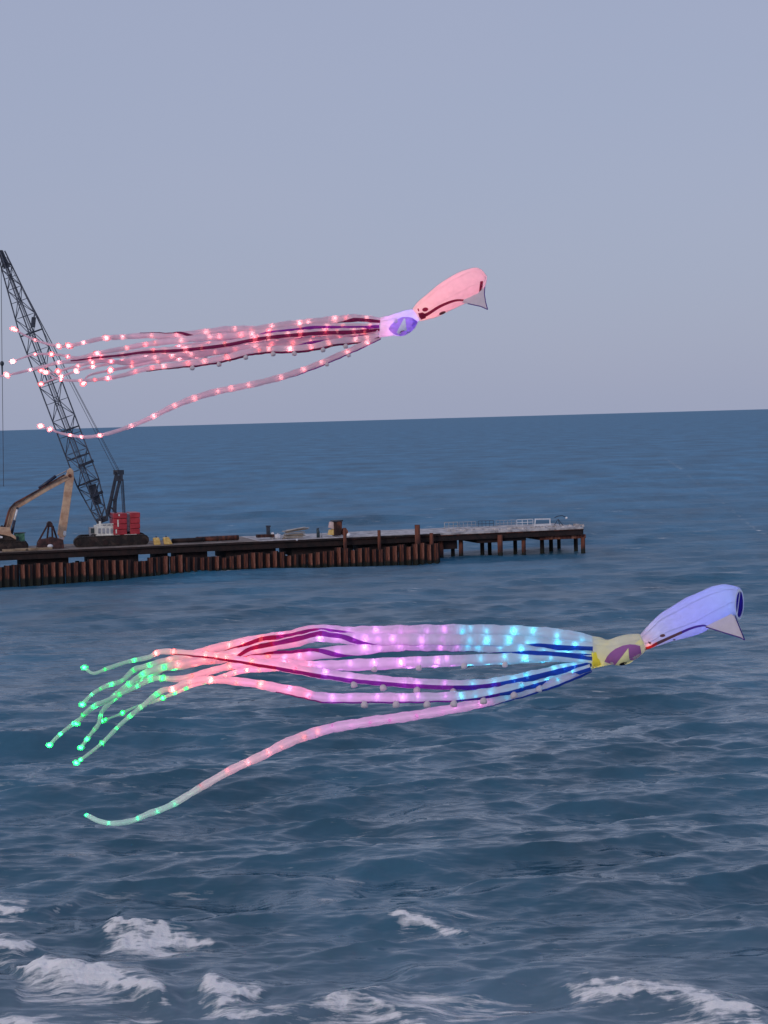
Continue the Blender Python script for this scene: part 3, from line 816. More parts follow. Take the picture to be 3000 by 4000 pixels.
# winch frame: low rusty base with a post
wf = thing('bollard_frame', 'low rusty base with one upright dark post on the pier', 'bollard', pp(ux(1040, 2), 2, DZ))
pbox(1006, 1072, 2088, 2101, 2.2, 1.0, 'base', 'rust', wf)
pbox(1043, 1056, 2058, 2090, 2.4, .4, 'post', 'dark_steel', wf)
pbox(1041, 1058, 2053, 2059, 2.35, .5, 'post_cap', 'dark_steel', wf)
def sack(x, y, rx, rz, v, label):
    p = pp(ux(x, v), v, DZ + rz * .9)
    mb = MB().ball(p, 1, (rx, rx * .8, rz), 14, 9)
    mb.v = [(a + .06 * math.sin(b * 31 + c * 23 + a * 17), b, c + .05 * math.sin(a * 27 + b * 11)) for a, b, c in mb.v]
    solo(mb, 'sack', 'cloth_white', label, 'sack', 'pale sacks on the pier', smooth=True)
sack(1066, 2075, .26, .44, 2.6, 'narrow pale sack leaning on the dark post')
sack(1087, 2085, .38, .34, 2.2, 'wide white sack between the dark post and the board stack')
# stack of boards
bs = thing('board_stack', 'loose stack of pale weathered boards on the pier', 'boards', pp(ux(1150, 3), 3, DZ))
for k in range(9):
    z = DZ + .08 + .105 * k + (.06 if k > 4 else 0)
    a = pp(ux(1103 + random.uniform(0, 14) + (4 if k > 4 else 0), 2.4), 2.2 + random.uniform(0, .5), z)
    b = pp(ux(1180 + random.uniform(-6, 16) + (18 if k > 5 else 0), 2.4), 2.3 + random.uniform(0, .6), z + (.30 if k > 5 else .06))
    MB().beam(a, b, .8, .07).build('board', M['timberpale' if k % 3 else 'timber'], bs)
mb = thing('mooring_post', 'short dark teal post right of the board stack', 'post', pp(ux(1244, 2), 2, DZ))
MB().tube([pp(ux(1244, 2), 2, DZ), pp(ux(1244, 2), 2, DZ + .75), pp(ux(1242, 2), 2, DZ + 1.0)], [.2, .19, .13], 10).build('shaft', M['teal'], mb, True)
MB().rod(pp(ux(1244, 2), 2, DZ + 1.0), pp(ux(1243, 2), 2, DZ + 1.12), .16, 10).build('cap', M['dark_steel'], mb, True)
gc = thing('gas_cylinder', 'thin pale blue gas cylinder right of the dark teal post', 'cylinder', pp(ux(1257, 2), 2, DZ))
MB().tube([pp(ux(1257, 2), 2, DZ), pp(ux(1257, 2), 2, DZ + .42), pp(ux(1257, 2), 2, DZ + .52)], [.09, .09, .03], 10).build('bottle', M['grey'], gc, True)
MB().rod(pp(ux(1257, 2), 2, DZ + .5), pp(ux(1257, 2), 2, DZ + .6), .03, 8).build('valve', M['dark_steel'], gc)
# brown pump cabinet
pc = thing('pump_cabinet', 'tall rusty brown cabinet with a pale side panel on the pier', 'cabinet', pp(ux(1315, 2.6), 2.6, DZ))
plate('cabinet', [(1305, 2094), (1304, 2038), (1337, 2035), (1336, 2060), (1332, 2092)], 2.2, 1.1, 'rust', pc, .03)
plate('roof', [(1300, 2039), (1301, 2034), (1340, 2031), (1340, 2036)], 2.1, 1.3, 'dark_steel', pc, .01)
plate('side_panel', [(1289, 2062), (1292, 2040), (1305, 2037), (1305, 2068)], 2.3, .9, 'pinkbox', pc, .02)
plate('side_panel', [(1285, 2090), (1290, 2070), (1305, 2068), (1305, 2090)], 2.3, .8, 'yellow', pc, .02)
plate('motor', [(1336, 2090), (1338, 2066), (1352, 2062), (1360, 2074), (1360, 2090)], 2.5, .8, 'rust2', pc, .06)
solo(MB().ball(pp(ux(1363, 1.0), 1.0, DZ + .22), .24, (1, 1, .95)), 'buoy', 'chrome', 'small white ball buoy on the pier by the brown cabinet', 'buoy', smooth=True)
solo(MB().ball(pp(ux(1160, -.02), -.1, DZ - .02), .13, (1.2, .8, 1)), 'fender', 'cloth_white', 'tiny white fender hanging on the pier edge below the board stack', 'fender', smooth=True)

# railings and frames on the pale far section
def rail(x0, x1, y0, v, label, bars, mat='timberpale'):
    o = thing('railing', label, 'railing', pp(ux((x0 + x1) / 2, v), v, DZ), 'railings on the far end of the pier')
    u0_, u1_ = ux(x0, v), ux(x1, v)
    h = uz((x0 + x1) / 2, y0, v)[1] - DZ
    for k in range(bars):
        uu = u0_ + (u1_ - u0_) * k / (bars - 1)
        MB().beam(pp(uu, v, DZ), pp(uu, v, DZ + h), .05, .05).build('post', M[mat], o)
    for q in (1.0, .5):
        MB().beam(pp(u0_, v, DZ + h * q), pp(u1_, v, DZ + h * q), .055, .055).build('rail', M[mat], o)
    return o
rail(1738, 1790, 2040, 6.5, 'pale railing standing alone, leftmost on the far deck', 4)
rail(1796, 1860, 2038, 8.5, 'faint grey railing right of the leftmost pale one', 5, 'grey')
rail(1870, 1930, 2034, 9.5, 'grey railing in the middle of the far deck', 5, 'dark_steel')
rail(1940, 2015, 2032, 9.5, 'long grey railing along the back edge of the far deck', 6, 'grey')
rail(2021, 2084, 2029, 9.0, 'bright pale railing left of the white frame', 4, 'chrome')
fr = thing('white_frame', 'white box frame standing near the outer end of the pier', 'frame', pp(ux(2118, 3), 3, DZ))
for v in (3.0, 4.6):
    for x in (2088, 2149):
        MB().beam(pv(x, 2066, v), pv(x + (3 if x < 2100 else -1), 2027, v), .1, .1).build('post', M['chrome'], fr)
    MB().beam(pv(2089, 2028, v), pv(2150, 2027, v), .12, .12).build('top_bar', M['chrome'], fr)
    MB().beam(pv(2086, 2052, v), pv(2152, 2050, v), .1, .14).build('mid_bar', M['chrome'], fr)
plate('sheet', [(2080, 2068), (2150, 2064), (2150, 2051), (2086, 2052)], 3.1, .06, 'cloth_white', fr, 0)
lt = thing('work_lamp', 'spindly work lamp on a tripod at the outer end of the pier', 'lamp', pp(ux(2190, 4), 4, DZ))
for a in ((2160, 2060), (2190, 2062), (2205, 2060)):
    MB().rod(pv(2180, 2028, 4), pv(*a, 4.0 + .02 * (a[0] - 2180)), .035, 6).build('leg', M['dark_steel'], lt)
MB().tube([pv(2166, 2022, 4), pv(2180, 2016, 4), pv(2196, 2014, 4), pv(2210, 2020, 4)], [.05] * 4, 6).build('arm', M['dark_steel'], lt)
MB().ball(pv(2213, 2023, 4), .16, (1, 1, .8)).build('lamp_head', M['chrome'], lt, True)
rub = MB()
for k in range(60):
    x = 1745 + k * 9 + random.uniform(-6, 6); v = random.uniform(.5, 4.0)
    p = pp(ux(x, v), v, DZ + .08)
    w, h = random.uniform(.15, .6), random.uniform(.08, .22)
    q = Matrix.Rotation(random.uniform(-.5, .5), 3, 'Z')
    rx, ry = q @ (PT * w), q @ (PN * w * .8)
    c = [p, p + rx, p + rx + ry, p + ry]
    c = [a - UZ * .1 + Vector((random.uniform(-.06, .06), random.uniform(-.06, .06), 0)) for a in c]
    c2 = [a * 1.0 + UZ * (h + random.uniform(0, .08)) + (p + rx * .5 + ry * .5 - a) * random.uniform(.1, .3) for a in c]
    rub.hexa(c + c2)
tag(rub.build('rubble', M['concrete'], None, bevel=.02), 'pale broken rubble strewn along the outer deck of the pier', 'rubble', kind='stuff')

# ------------------------------------------------------------------ squid kites
FAB = {
    'arm': fabric('arm_fabric', (.76, .71, .80), transp=.02, trans=.60, wrinkle=.7, scale=6),
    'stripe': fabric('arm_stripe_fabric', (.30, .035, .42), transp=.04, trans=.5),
    'lit_indigo': fabric('stripe_lit_indigo', (.12, .03, .36), trans=.45),
    'lit_plum': fabric('stripe_lit_plum', (.33, .03, .24), trans=.5),
    'stripe_lit': fabric('stripe_lit_navy', (.03, .08, .46), trans=.45),
    'stripe_dark': fabric('arm_stripe_fabric_dark', (.22, .02, .10), transp=.04, trans=.45),
    'white': fabric('white_fabric', (.82, .80, .84), trans=.62, wrinkle=.5, scale=5),
    'blue': fabric('blue_fabric', (.66, .68, .84), trans=.6, wrinkle=.9, scale=7),
    'pink': fabric('pink_fabric', (.84, .74, .76), trans=.6, wrinkle=.9, scale=7),
    'lit_crimson': fabric('stripe_lit_crimson', (.36, .02, .10), trans=.5),
    'deepblue': fabric('deep_blue_fabric', (.02, .05, .34), trans=.4),
    'cream': fabric('cream_fabric', (.80, .80, .72), trans=.5, wrinkle=.4, scale=6),
    'fin': fabric('fin_fabric', (.88, .81, .85), transp=.10, trans=.45, wrinkle=.3),
    'navy': fabric('navy_fabric', (.035, .02, .26), trans=.3),
    'purple': fabric('purple_fabric', (.42, .17, .48), trans=.35),
    'violet': fabric('violet_fabric', (.58, .40, .92), trans=.55),
    'yellow': fabric('yellow_fabric', (.97, .84, .10), trans=.25),
    'paleyellow': fabric('pale_yellow_fabric', (.95, .91, .46), trans=.1),
    'paleblue': fabric('pale_blue_fabric', (.84, .89, .98), trans=.15),
    'red': fabric('red_fabric', (.62, .05, .05), trans=.5),
    'maroon': fabric('maroon_fabric', (.30, .03, .08), trans=.35),
    'brown': fabric('brown_fabric', (.20, .10, .11), trans=.3),
    'black': fabric('black_fabric', (.012, .012, .02), trans=.1),
    'indigo': fabric('indigo_fabric', (.13, .06, .36), trans=.35),
    'sucker': fabric('sucker_fabric', (.86, .78, .82), trans=.45),
}
LEDM = {}
def halo_mat(col):
    c = [min(.92, .24 + .66 * x / max(col)) for x in col]
    return fabric('led_halo', c, transp=.42, trans=.75, wrinkle=0)
def led_mesh(col, strength, r, cap=False):
    key = (tuple(round(c, 2) for c in col), round(strength, 1), r, cap)
    if key not in LEDM:
        mt = lamp('led_light', col, strength)
        if not cap:
            LEDM[key] = MB().ball((0, 0, 0), r, (1, 1, 1), 8, 5).mesh('led', mt, True)
        else:
            core = MB().ball((0, 0, 0), r * .55, (1, 1, 1), 8, 5); nf_ = len(core.f)
            core.ball((0, 0, 0), r * 1.15, (1, 1, 1), 10, 6)  # translucent shell added round the core to imitate a halo of glare
            me = core.mesh('led', mt, True)
            ck = tuple(round(c, 1) for c in col)
            if ck not in HALO_MATS: HALO_MATS[ck] = halo_mat(col)
            me.materials.append(HALO_MATS[ck])
            for pg in me.polygons:
                if pg.index >= nf_: pg.material_index = 1
            LEDM[key] = me
    return LEDM[key]
HALO_MATS = {}
STRIPM = {}
SUCK = MB().tube([Vector((0, 0, .05)), Vector((0, 0, -.03)), Vector((0, 0, -.10)), Vector((0, 0, -.115))], [.05, .085, .08, .045], 10).mesh('sucker', FAB['sucker'], True)

catmull = catmull_

def skin_part(o, parent):
    o.matrix_parent_inverse = Matrix.Identity(4); return o

def build_arm(kite, D, path, off, wpx, stripe, ledcol, led_r, led_gap, led_str, suckers=0, taper=(1.0, .9, .34), stripe_w=.55, stripe_mat='stripe', name='arm', led_from=.02, strip=None):
    """path: pixels from head to tip; wpx: full width in pixels; stripe: list of (fraction, angle deg) or None"""
    n0 = len(path)
    ctrl = []
    for i, (x, y) in enumerate(path):
        s = i / (n0 - 1)
        ctrl.append(at_y(x, y, D + off * min(1, s * 4 + .15) + .12 * math.sin(i * 1.7 + off * 9)))
    pts = catmull(ctrl, 6)
    L = [0.0]
    for a, b in zip(pts[:-1], pts[1:]): L.append(L[-1] + (b - a).length)
    tot = L[-1]
    m_per_px = D / F
    def width(f):
        if f < .55: w = taper[0] + (taper[1] - taper[0]) * f / .55
        else:
            q = (f - .55) / .45; w = taper[1] + (taper[2] - taper[1]) * q ** .85
        if f < .06: w *= .72 + .28 * f / .06
        return .5 * wpx * m_per_px * w
    NS = 14
    rings, frames = [], []
    for i, p in enumerate(pts):
        t = (pts[min(i + 1, len(pts) - 1)] - pts[max(i - 1, 0)]).normalized()
        up = t.cross(Vector((0, 1, 0))).normalized()
        if up.z < 0: up = -up
        fr_ = up.cross(t)
        if fr_.y > 0: fr_ = -fr_
        f = L[i] / tot
        r = width(f) * (1 + .07 * math.sin(L[i] * 9 + off * 30) + .05 * math.sin(L[i] * 21 + 2))
        frames.append((p, up, fr_, r, f))
        rings.append([p + up * (r * math.cos(2 * math.pi * k / NS)) + fr_ * (r * .72 * math.sin(2 * math.pi * k / NS)) for k in range(NS)])
    mb = MB()
    vs_ = [v for r in rings for v in r]
    fs = [(i * NS + k, i * NS + (k + 1) % NS, (i + 1) * NS + (k + 1) % NS, (i + 1) * NS + k) for i in range(len(pts) - 1) for k in range(NS)]
    fs += [tuple(range((len(pts) - 1) * NS, len(pts) * NS))]
    arm = mb.add(vs_, fs).build(name, FAB['arm'], kite, True)
    if stripe:
        fx = [a for a, _ in stripe]; fa = [b for _, b in stripe]
        vs_ = []; cnt = 0; NW = 6
        for p, up, fr_, r, f in frames:
            if f > fx[-1]: break
            c = R(float(np.interp(f, fx, fa))); hw = stripe_w * (1 - .5 * f)
            for k in range(NW + 1):
                q = c - hw + 2 * hw * k / NW
                vs_.append(p + (up * math.cos(q) + fr_ * math.sin(q) * .72) * (r + .006))
            cnt += 1
        fs = [(i * (NW + 1) + k, i * (NW + 1) + k + 1, (i + 1) * (NW + 1) + k + 1, (i + 1) * (NW + 1) + k) for i in range(cnt - 1) for k in range(NW)]
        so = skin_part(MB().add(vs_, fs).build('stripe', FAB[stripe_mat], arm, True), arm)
        if stripe_mat == 'stripe_lit':
            for k_ in ('lit_indigo', 'stripe', 'lit_plum', 'lit_crimson'): so.data.materials.append(FAB[k_])
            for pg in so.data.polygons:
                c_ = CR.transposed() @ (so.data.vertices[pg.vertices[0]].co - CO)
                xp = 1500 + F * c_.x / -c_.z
                pg.material_index = sum(xp < b_ for b_ in (1960, 1780, 1260, 1080))  # LED colour along the arm painted into the stripe cloth
    if strip:  # unseen glowing strip added inside the arm to even the cloth's glow
        mats, sv, sf, smi = [], [], [], []
        for i, (p, up, fr_, r, f) in enumerate(frames):
            a_ = min(.014, r * .3)
            sv += [p + up * a_, p + fr_ * a_, p - up * a_, p - fr_ * a_]
            if i:
                c_ = CR.transposed() @ (p - CO)
                key = strip(1500 + F * c_.x / -c_.z, f)
                if key not in mats: mats.append(key)
                for k in range(4):
                    sf.append(((i - 1) * 4 + k, (i - 1) * 4 + (k + 1) % 4, i * 4 + (k + 1) % 4, i * 4 + k)); smi.append(mats.index(key))
        me_ = bpy.data.meshes.new('fill_light_strip'); me_.from_pydata([tuple(v) for v in sv], [], sf)
        for c_, st_ in mats:
            kk = (c_, st_)
            if kk not in STRIPM: STRIPM[kk] = lamp('fill_light_strip', c_, st_)
            me_.materials.append(STRIPM[kk])
        me_.polygons.foreach_set('material_index', smi)
        so_ = bpy.data.objects.new('fill_light_strip', me_); COL.objects.link(so_); so_.parent = arm
    # LEDs strung along the inside, poking out where the cloth is thin
    s = led_from * tot + led_gap * random.uniform(.1, .5)
    while s < tot - .01:
        i = min(range(len(L)), key=lambda j: abs(L[j] - s))
        p, up, fr_, r, f = frames[i]
        px_ = (1500 + F * (CR.transposed() @ (p - CO)).x / -(CR.transposed() @ (p - CO)).z)
        col, k = ledcol(px_, f)
        o = bpy.data.objects.new('led', led_mesh(col, led_str * k * 2.0, led_r, True)); COL.objects.link(o)
        rr = max(r - led_r, 0)
        o.location = p + up * (rr * random.uniform(-.45, .65)) + fr_ * (rr * random.uniform(.25, .6))
        q = random.uniform(.65, 1.2) * (1.08 if led_r > .06 and px_ < 470 else (.8 if px_ < 560 else 1.0)); o.scale = (q * random.uniform(1, 1.7), q, q * random.uniform(.8, 1.15))
        o.rotation_euler = (0, random.uniform(-1, 1), 0)
        o.parent = arm
        s += led_gap * random.choice((.62, .8, .95, 1.05, 1.2, 1.45))
    if tot > 0:
        p, up, fr_, r, f = frames[-1]
        px_ = 1500 + F * (CR.transposed() @ (p - CO)).x / -(CR.transposed() @ (p - CO)).z
        col, k = ledcol(px_, 1.0)
        o = bpy.data.objects.new('led', led_mesh(col, led_str * k * 2.0, led_r, True)); COL.objects.link(o)
        o.location = p; o.scale = (1.5, 1, 1); o.parent = arm
    if suckers:
        a0, a1, gap, sc = suckers
        s = a0 * tot
        while s < a1 * tot:
            i = min(range(len(L)), key=lambda j: abs(L[j] - s)); p, up, fr_, r, f = frames[i]
            o = bpy.data.objects.new('sucker', SUCK); COL.objects.link(o)
            o.location = p - up * (r * .95) + fr_ * (r * .3); o.scale = (sc, sc, sc); o.rotation_euler = (R(-25), random.uniform(-.3, .3), 0)
            o.parent = arm
            s += gap * random.uniform(.85, 1.2)
    return arm

def loft(name, secs, D, mat, kite, per=6, depth=.82, n=32, tilt_end=0.0, close_start=False, wr=.018):
    """secs: (top xy, bottom xy) pixel pairs along the body"""
    tops = catmull([at_y(*a, D) for a, b in secs], per); bots = catmull([at_y(*b, D) for a, b in secs], per)
    rings = []
    N = len(tops)
    for i in range(N):
        c = (tops[i] + bots[i]) / 2; up = (tops[i] - bots[i]) / 2; r = up.length
        ax = (tops[min(i + 1, N - 1)] + bots[min(i + 1, N - 1)] - tops[max(i - 1, 0)] - bots[max(i - 1, 0)]).normalized()
        f = i / (N - 1)
        ring = []
        for k in range(n):
            q = 2 * math.pi * k / n
            w = 1 + wr * math.sin(3 * q + i * .5) + wr * .6 * math.sin(7 * q - i * .9)
            p = c + up * (math.cos(q) * w) + Vector((0, -1, 0)) * (r * depth * math.sin(q) * w)
            if tilt_end and f > .6: p -= ax * (tilt_end * r * math.sin(q) * (f - .6) / .4)
            ring.append(p)
        rings.append(ring)
    vs_ = [v for r in rings for v in r]
    fs = [(i * n + k, i * n + (k + 1) % n, (i + 1) * n + (k + 1) % n, (i + 1) * n + k) for i in range(N - 1) for k in range(n)]
    if close_start: fs.append(tuple(range(n)))
    o = MB().add(vs_, fs).build(name, mat, kite, True)
    bvh = BVHTree.FromPolygons(vs_, fs)
    return o, bvh, rings

def patch(name, poly, bvh, D, mat, parent, lift=.012, cuts=3):
    """a cloth patch sewn on: outline in pixels laid onto the body's surface"""
    bm = bmesh.new()
    f = bm.faces.new([bm.verts.new((x, y, 0)) for x, y in poly])
    bmesh.ops.triangulate(bm, faces=bm.faces[:])
    bmesh.ops.subdivide_edges(bm, edges=bm.edges[:], cuts=cuts, use_grid_fill=True)
    for v in bm.verts:
        d = ray(v.co.x, v.co.y).normalized()
        hit, nrm, _, _ = bvh.ray_cast(CO, d)
        if hit is None:
            g = at_y(v.co.x, v.co.y, D - .1); hit, nrm, _, _ = bvh.find_nearest(g)
            hit = hit.lerp(g, .75)
        v.co = hit - d * lift
    me = bpy.data.meshes.new(name); bm.to_mesh(me); bm.free()
    me.materials.append(mat)
    o = bpy.data.objects.new(name, me); COL.objects.link(o)
    me.polygons.foreach_set('use_smooth', [True] * len(me.polygons))
    o.parent = parent
    return o
def ell(x, y, rx, ry, rot=0, n=14):
    c, s = math.cos(R(rot)), math.sin(R(rot))
    return [(x + rx * math.cos(2 * math.pi * k / n) * c - ry * math.sin(2 * math.pi * k / n) * s,
             y + rx * math.cos(2 * math.pi * k / n) * s + ry * math.sin(2 * math.pi * k / n) * c) for k in range(n)]
def band(top, w0, w1):
    """a strip polygon from its upper edge line and its widths"""
    n = len(top)
    low = [(x + .3 * (w0 + (w1 - w0) * i / (n - 1)), y + w0 + (w1 - w0) * i / (n - 1)) for i, (x, y) in enumerate(top)]
    return top + low[::-1]
def strip_patch(name, top, w0, w1, bvh, D, mat, parent):
    """band cut into quads so that it follows the curve"""
    n = len(top)
    low = [(x + .25 * (w0 + (w1 - w0) * i / (n - 1)), y + w0 + (w1 - w0) * i / (n - 1)) for i, (x, y) in enumerate(top)]
    vs_ = []; NW = 3
    T = catmull([Vector((*p, 0)) for p in top], 4); B = catmull([Vector((*p, 0)) for p in low], 4)
    for a, b in zip(T, B):
        for k in range(NW + 1):
            q = a.lerp(b, k / NW); d = ray(q.x, q.y).normalized()
            hit, _, _, _ = bvh.ray_cast(CO, d)
            if hit is None:
                g = at_y(q.x, q.y, D - .1); hit, _, _, _ = bvh.find_nearest(g); hit = hit.lerp(g, .7)
            vs_.append(hit - d * .014)
    fs = [(i * (NW + 1) + k, i * (NW + 1) + k + 1, (i + 1) * (NW + 1) + k + 1, (i + 1) * (NW + 1) + k) for i in range(len(T) - 1) for k in range(NW)]
    o = MB().add(vs_, fs).build(name, mat, parent, True); o.matrix_parent_inverse = Matrix.Identity(4)
    return o
def bulb(px, py, D, dy, col, strength, r, parent):
    o = bpy.data.objects.new('bulb', led_mesh(col, strength, r)); COL.objects.link(o)
    o.location = at_y(px, py, D + dy); o.parent = parent
    return o
def fin(name, poly, D, y0, thick, mat, parent):
    pts = [at_y(x, y, D + dy) for x, y, dy in poly]
    return MB().prism(pts, Vector((0, thick, 0))).build(name, mat, parent)

def root_kite(label, px, py, D):
    # children are built in world coordinates under an Empty at the world origin of the thing's base point
    return thing('squid_kite', label, 'kite', at_y(px, py, D), 'lit squid kites flying over the sea')

# ---------------- lower kite: blue mantle, cyan-violet-pink-green arms
D2 = 45.0
k2 = root_kite('blue squid kite with arms lit cyan, violet, pink and green, low over the water', 2316, 2550, D2)
def vary(): return random.choice((.35, .6, .8, 1.0, 1.0, 1.3))
def grad2(px, f):
    px += random.uniform(-45, 45)
    if px > 1780: return (.12, .72, .88), .72 * vary()
    if px > 1240: return (.85, .36, .92), .6 * vary()
    if px > 1080: return (1.0, .28, .48), .7 * vary()
    if px > 640: return (1.0, .30, .26), .75 * vary()
    if px > 350: return (.04, .90, .24), .6 * vary()
    return (.05, .90, .30), .75
def grad2b(px, f):
    px += random.uniform(-60, 60)
    if px > 760: return grad2(px, f)
    return (.04, .90, .24), .6 * vary()
def grad2c(px, f):
    if px > 1950: return (.12, .68, .85), .4
    if px > 1250: return (.88, .34, .75), .55 * vary()
    if px > 760: return (1.0, .40, .42), .6 * vary()
    return (.08, .85, .45), .7
def strip2(px, f):
    if px > 1950: return ((.22, .70, .95), 2.2)
    if px > 1780: return ((.42, .66, .98), 2.0)
    if px > 1600: return ((.70, .52, .95), 2.6)
    if px > 1200: return ((.92, .36, .88), 4.2)
    if px > 900: return ((1.0, .26, .48), 6.5)
    if px > 740: return ((1.0, .24, .28), 6.0)
    if px > 680: return ((1.0, .36, .30), 4.0)
    if px > 610: return ((.75, .55, .32), 2.4)
    if px > 540: return ((.35, .75, .32), 1.6)
    return ((.06, .80, .24), 1.2)
def strip2b(px, f):
    if px > 1900: return ((.45, .70, .95), 1.4)
    if px > 1200: return ((.92, .40, .80), 4.2)
    if px > 1020: return ((1.0, .44, .56), 4.0)
    if px > 880: return ((1.0, .52, .52), 3.4)
    if px > 780: return ((.85, .66, .56), 2.8)
    if px > 680: return ((.58, .82, .58), 2.3)
    return ((.30, .90, .55), 1.9)
A2 = [
    # path, depth offset, width, stripe, colour, suckers
    ([(2324, 2502), (2200, 2481), (2060, 2469), (1900, 2463), (1700, 2463), (1500, 2467), (1340, 2470), (1243, 2462), (1120, 2486), (1000, 2500), (850, 2530), (740, 2558), (650, 2580), (560, 2605), (521, 2618), (475, 2660), (415, 2680), (359, 2712), (322, 2752)],
     .35, 47, [(0, 215), (.22, 215), (.30, 168), (.40, 160), (.47, 95), (.62, 80), (.72, 200)], grad2, 0),
    ([(2324, 2526), (2200, 2519), (2060, 2507), (1900, 2500), (1700, 2498), (1560, 2497), (1400, 2495), (1300, 2490), (1243, 2484), (1150, 2506), (1020, 2530), (900, 2556), (800, 2572), (720, 2590), (640, 2606), (560, 2634), (480, 2692), (425, 2734), (372, 2757), (312, 2809), (246, 2858), (193, 2910)],
     -.15, 44, [(0, 120), (.10, 125), (.16, 205), (.36, 210), (.44, 60), (.60, 70), (.64, 190)], grad2, 0),
    ([(2318, 2556), (2150, 2543), (1980, 2530), (1850, 2522), (1720, 2520), (1560, 2520), (1400, 2537), (1250, 2553), (1130, 2563), (1000, 2566), (880, 2572), (780, 2585), (690, 2604), (631, 2612), (540, 2668), (458, 2719), (400, 2778), (385, 2828), (354, 2868), (316, 2920)],
     .15, 46, [(0, 120), (.12, 130), (.2, 205), (.42, 205), (.50, 30), (.62, 40), (.66, 190)], grad2, 0),
    ([(2312, 2578), (2150, 2564), (2000, 2570), (1810, 2577), (1600, 2585), (1400, 2593), (1250, 2600), (1130, 2596), (1000, 2590), (900, 2602), (800, 2628), (700, 2652), (604, 2650), (525, 2686), (440, 2724), (380, 2752), (339, 2776), (300, 2826)],
     -.3, 42, [(0, 60), (.10, 40), (.16, -20)], grad2b, (.16, .45, .95, .8)),
    ([(2307, 2590), (2200, 2612), (2080, 2640), (1930, 2668), (1800, 2676), (1600, 2668), (1480, 2658), (1400, 2651), (1300, 2638), (1200, 2622), (1100, 2604), (1000, 2588), (900, 2572), (780, 2555), (636, 2545), (581, 2567), (495, 2586), (422, 2610), (365, 2630), (331, 2608)],
     -.6, 44, [(0, 105), (.1, 108), (.3, 122), (.55, 118), (.70, 120), (.82, 150)], grad2, (.14, .48, .70, .9)),
    ([(2307, 2608), (2200, 2640), (2100, 2665), (2000, 2690), (1900, 2708), (1800, 2720), (1600, 2726), (1450, 2726), (1300, 2727), (1230, 2720), (1180, 2706), (1100, 2690), (980, 2668), (870, 2657), (780, 2657), (720, 2670), (680, 2690), (631, 2699), (571, 2746), (518, 2789), (463, 2837), (415, 2887), (362, 2933), (299, 2979)],
     -.75, 42, [(0, 110), (.12, 125), (.25, 158), (.50, 158), (.58, 165)], grad2, (.10, .45, .62, .95)),
    ([(2310, 2570), (2150, 2572), (2000, 2580), (1800, 2588), (1600, 2596), (1400, 2606), (1200, 2604), (1050, 2612), (950, 2620), (870, 2642), (800, 2664), (752, 2678), (672, 2711), (604, 2739), (528, 2762), (455, 2795), (400, 2815)],
     .5, 32, None, grad2b, 0),
    ([(2306, 2614), (2200, 2655), (2060, 2700), (1900, 2742), (1750, 2772), (1600, 2798), (1450, 2818), (1300, 2843), (1185, 2877), (1100, 2912), (1026, 2951), (910, 3004), (787, 3074), (664, 3147), (577, 3180), (519, 3205), (447, 3216), (389, 3208), (339, 3184)],
     -.45, 40, [(0, 140), (.16, 165), (.24, 190)], grad2c, 0),
]
for idx, (path, off, w, st, col, su) in enumerate(A2):
    last = idx == len(A2) - 1
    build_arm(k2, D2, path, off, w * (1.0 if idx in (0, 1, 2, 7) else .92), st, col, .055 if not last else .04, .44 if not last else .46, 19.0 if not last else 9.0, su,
              taper=(1.0, 1.0, .28) if not last else (.9, 1.0, .45), name='arm' if not last else 'tentacle', stripe_w=.62, stripe_mat='stripe_lit', strip=strip2b if last else strip2)

man2, bv2, rg2 = loft('mantle', [((2500, 2482), (2520, 2537)), ((2527, 2451), (2570, 2523)), ((2568, 2407), (2612, 2507)), ((2622, 2372), (2662, 2496)), ((2690, 2331), (2728, 2477)),
                                 ((2758, 2302), (2788, 2440)), ((2812, 2285), (2832, 2412)), ((2846, 2284), (2858, 2402)), ((2880, 2294), (2873, 2404)), ((2896, 2304), (2882, 2416))],
                      D2, FAB['blue'], k2, 5, tilt_end=.62)
strip_patch('stripe', [(2517, 2529), (2540, 2522), (2566, 2507)], 12, 12, bv2, D2, FAB['red'], man2)
strip_patch('stripe', [(2564, 2508), (2600, 2492), (2636, 2476), (2664, 2464)], 12, 10, bv2, D2, FAB['brown'], man2)
strip_patch('stripe', [(2662, 2465), (2690, 2453), (2720, 2444), (2750, 2440), (2764, 2446)], 10, 6, bv2, D2, FAB['indigo'], man2)
patch('spot', ell(2588, 2483, 11, 6, -8), bv2, D2, FAB['brown'], man2)
patch('spot', [(2531, 2505), (2544, 2510), (2541, 2517), (2535, 2514)], bv2, D2, FAB['brown'], man2, cuts=1)
patch('spot', ell(2634, 2499, 5, 3), bv2, D2, FAB['brown'], man2, cuts=1)
# mouth at the broad end: dark lining set inside the hem
n_ = 32
rim = rg2[-1]; cen = sum(rim, Vector()) / n_
ax2 = (cen - sum(rg2[-4], Vector()) / n_).normalized()
inner = [cen + (p - cen) * .86 - ax2 * .012 for p in rim]
MB().add(inner, [tuple(range(n_))]).build('mouth_lining', FAB['navy'], k2)
hem = MB(); hv = []
for p in rim: hv += [p, cen + (p - cen) * .87 + ax2 * .01]
hem.add(hv, [(2 * i, 2 * ((i + 1) % n_), 2 * ((i + 1) % n_) + 1, 2 * i + 1) for i in range(n_)])
hem.build('hem', FAB['paleblue'], k2, True)
for q0 in (.45,):
    a = rim[int(n_ * .04)]; b = rim[int(n_ * .46)]
    d0 = cen + (rim[8] - cen) * (q0 * 1.2 - .4)
    MB().beam(cen + (rim[1] - cen) * .9 + (d0 - cen) * .6, cen + (rim[15] - cen) * .9 + (d0 - cen) * .6, .016, .016).build('mouth_batten', FAB['paleblue'], k2)
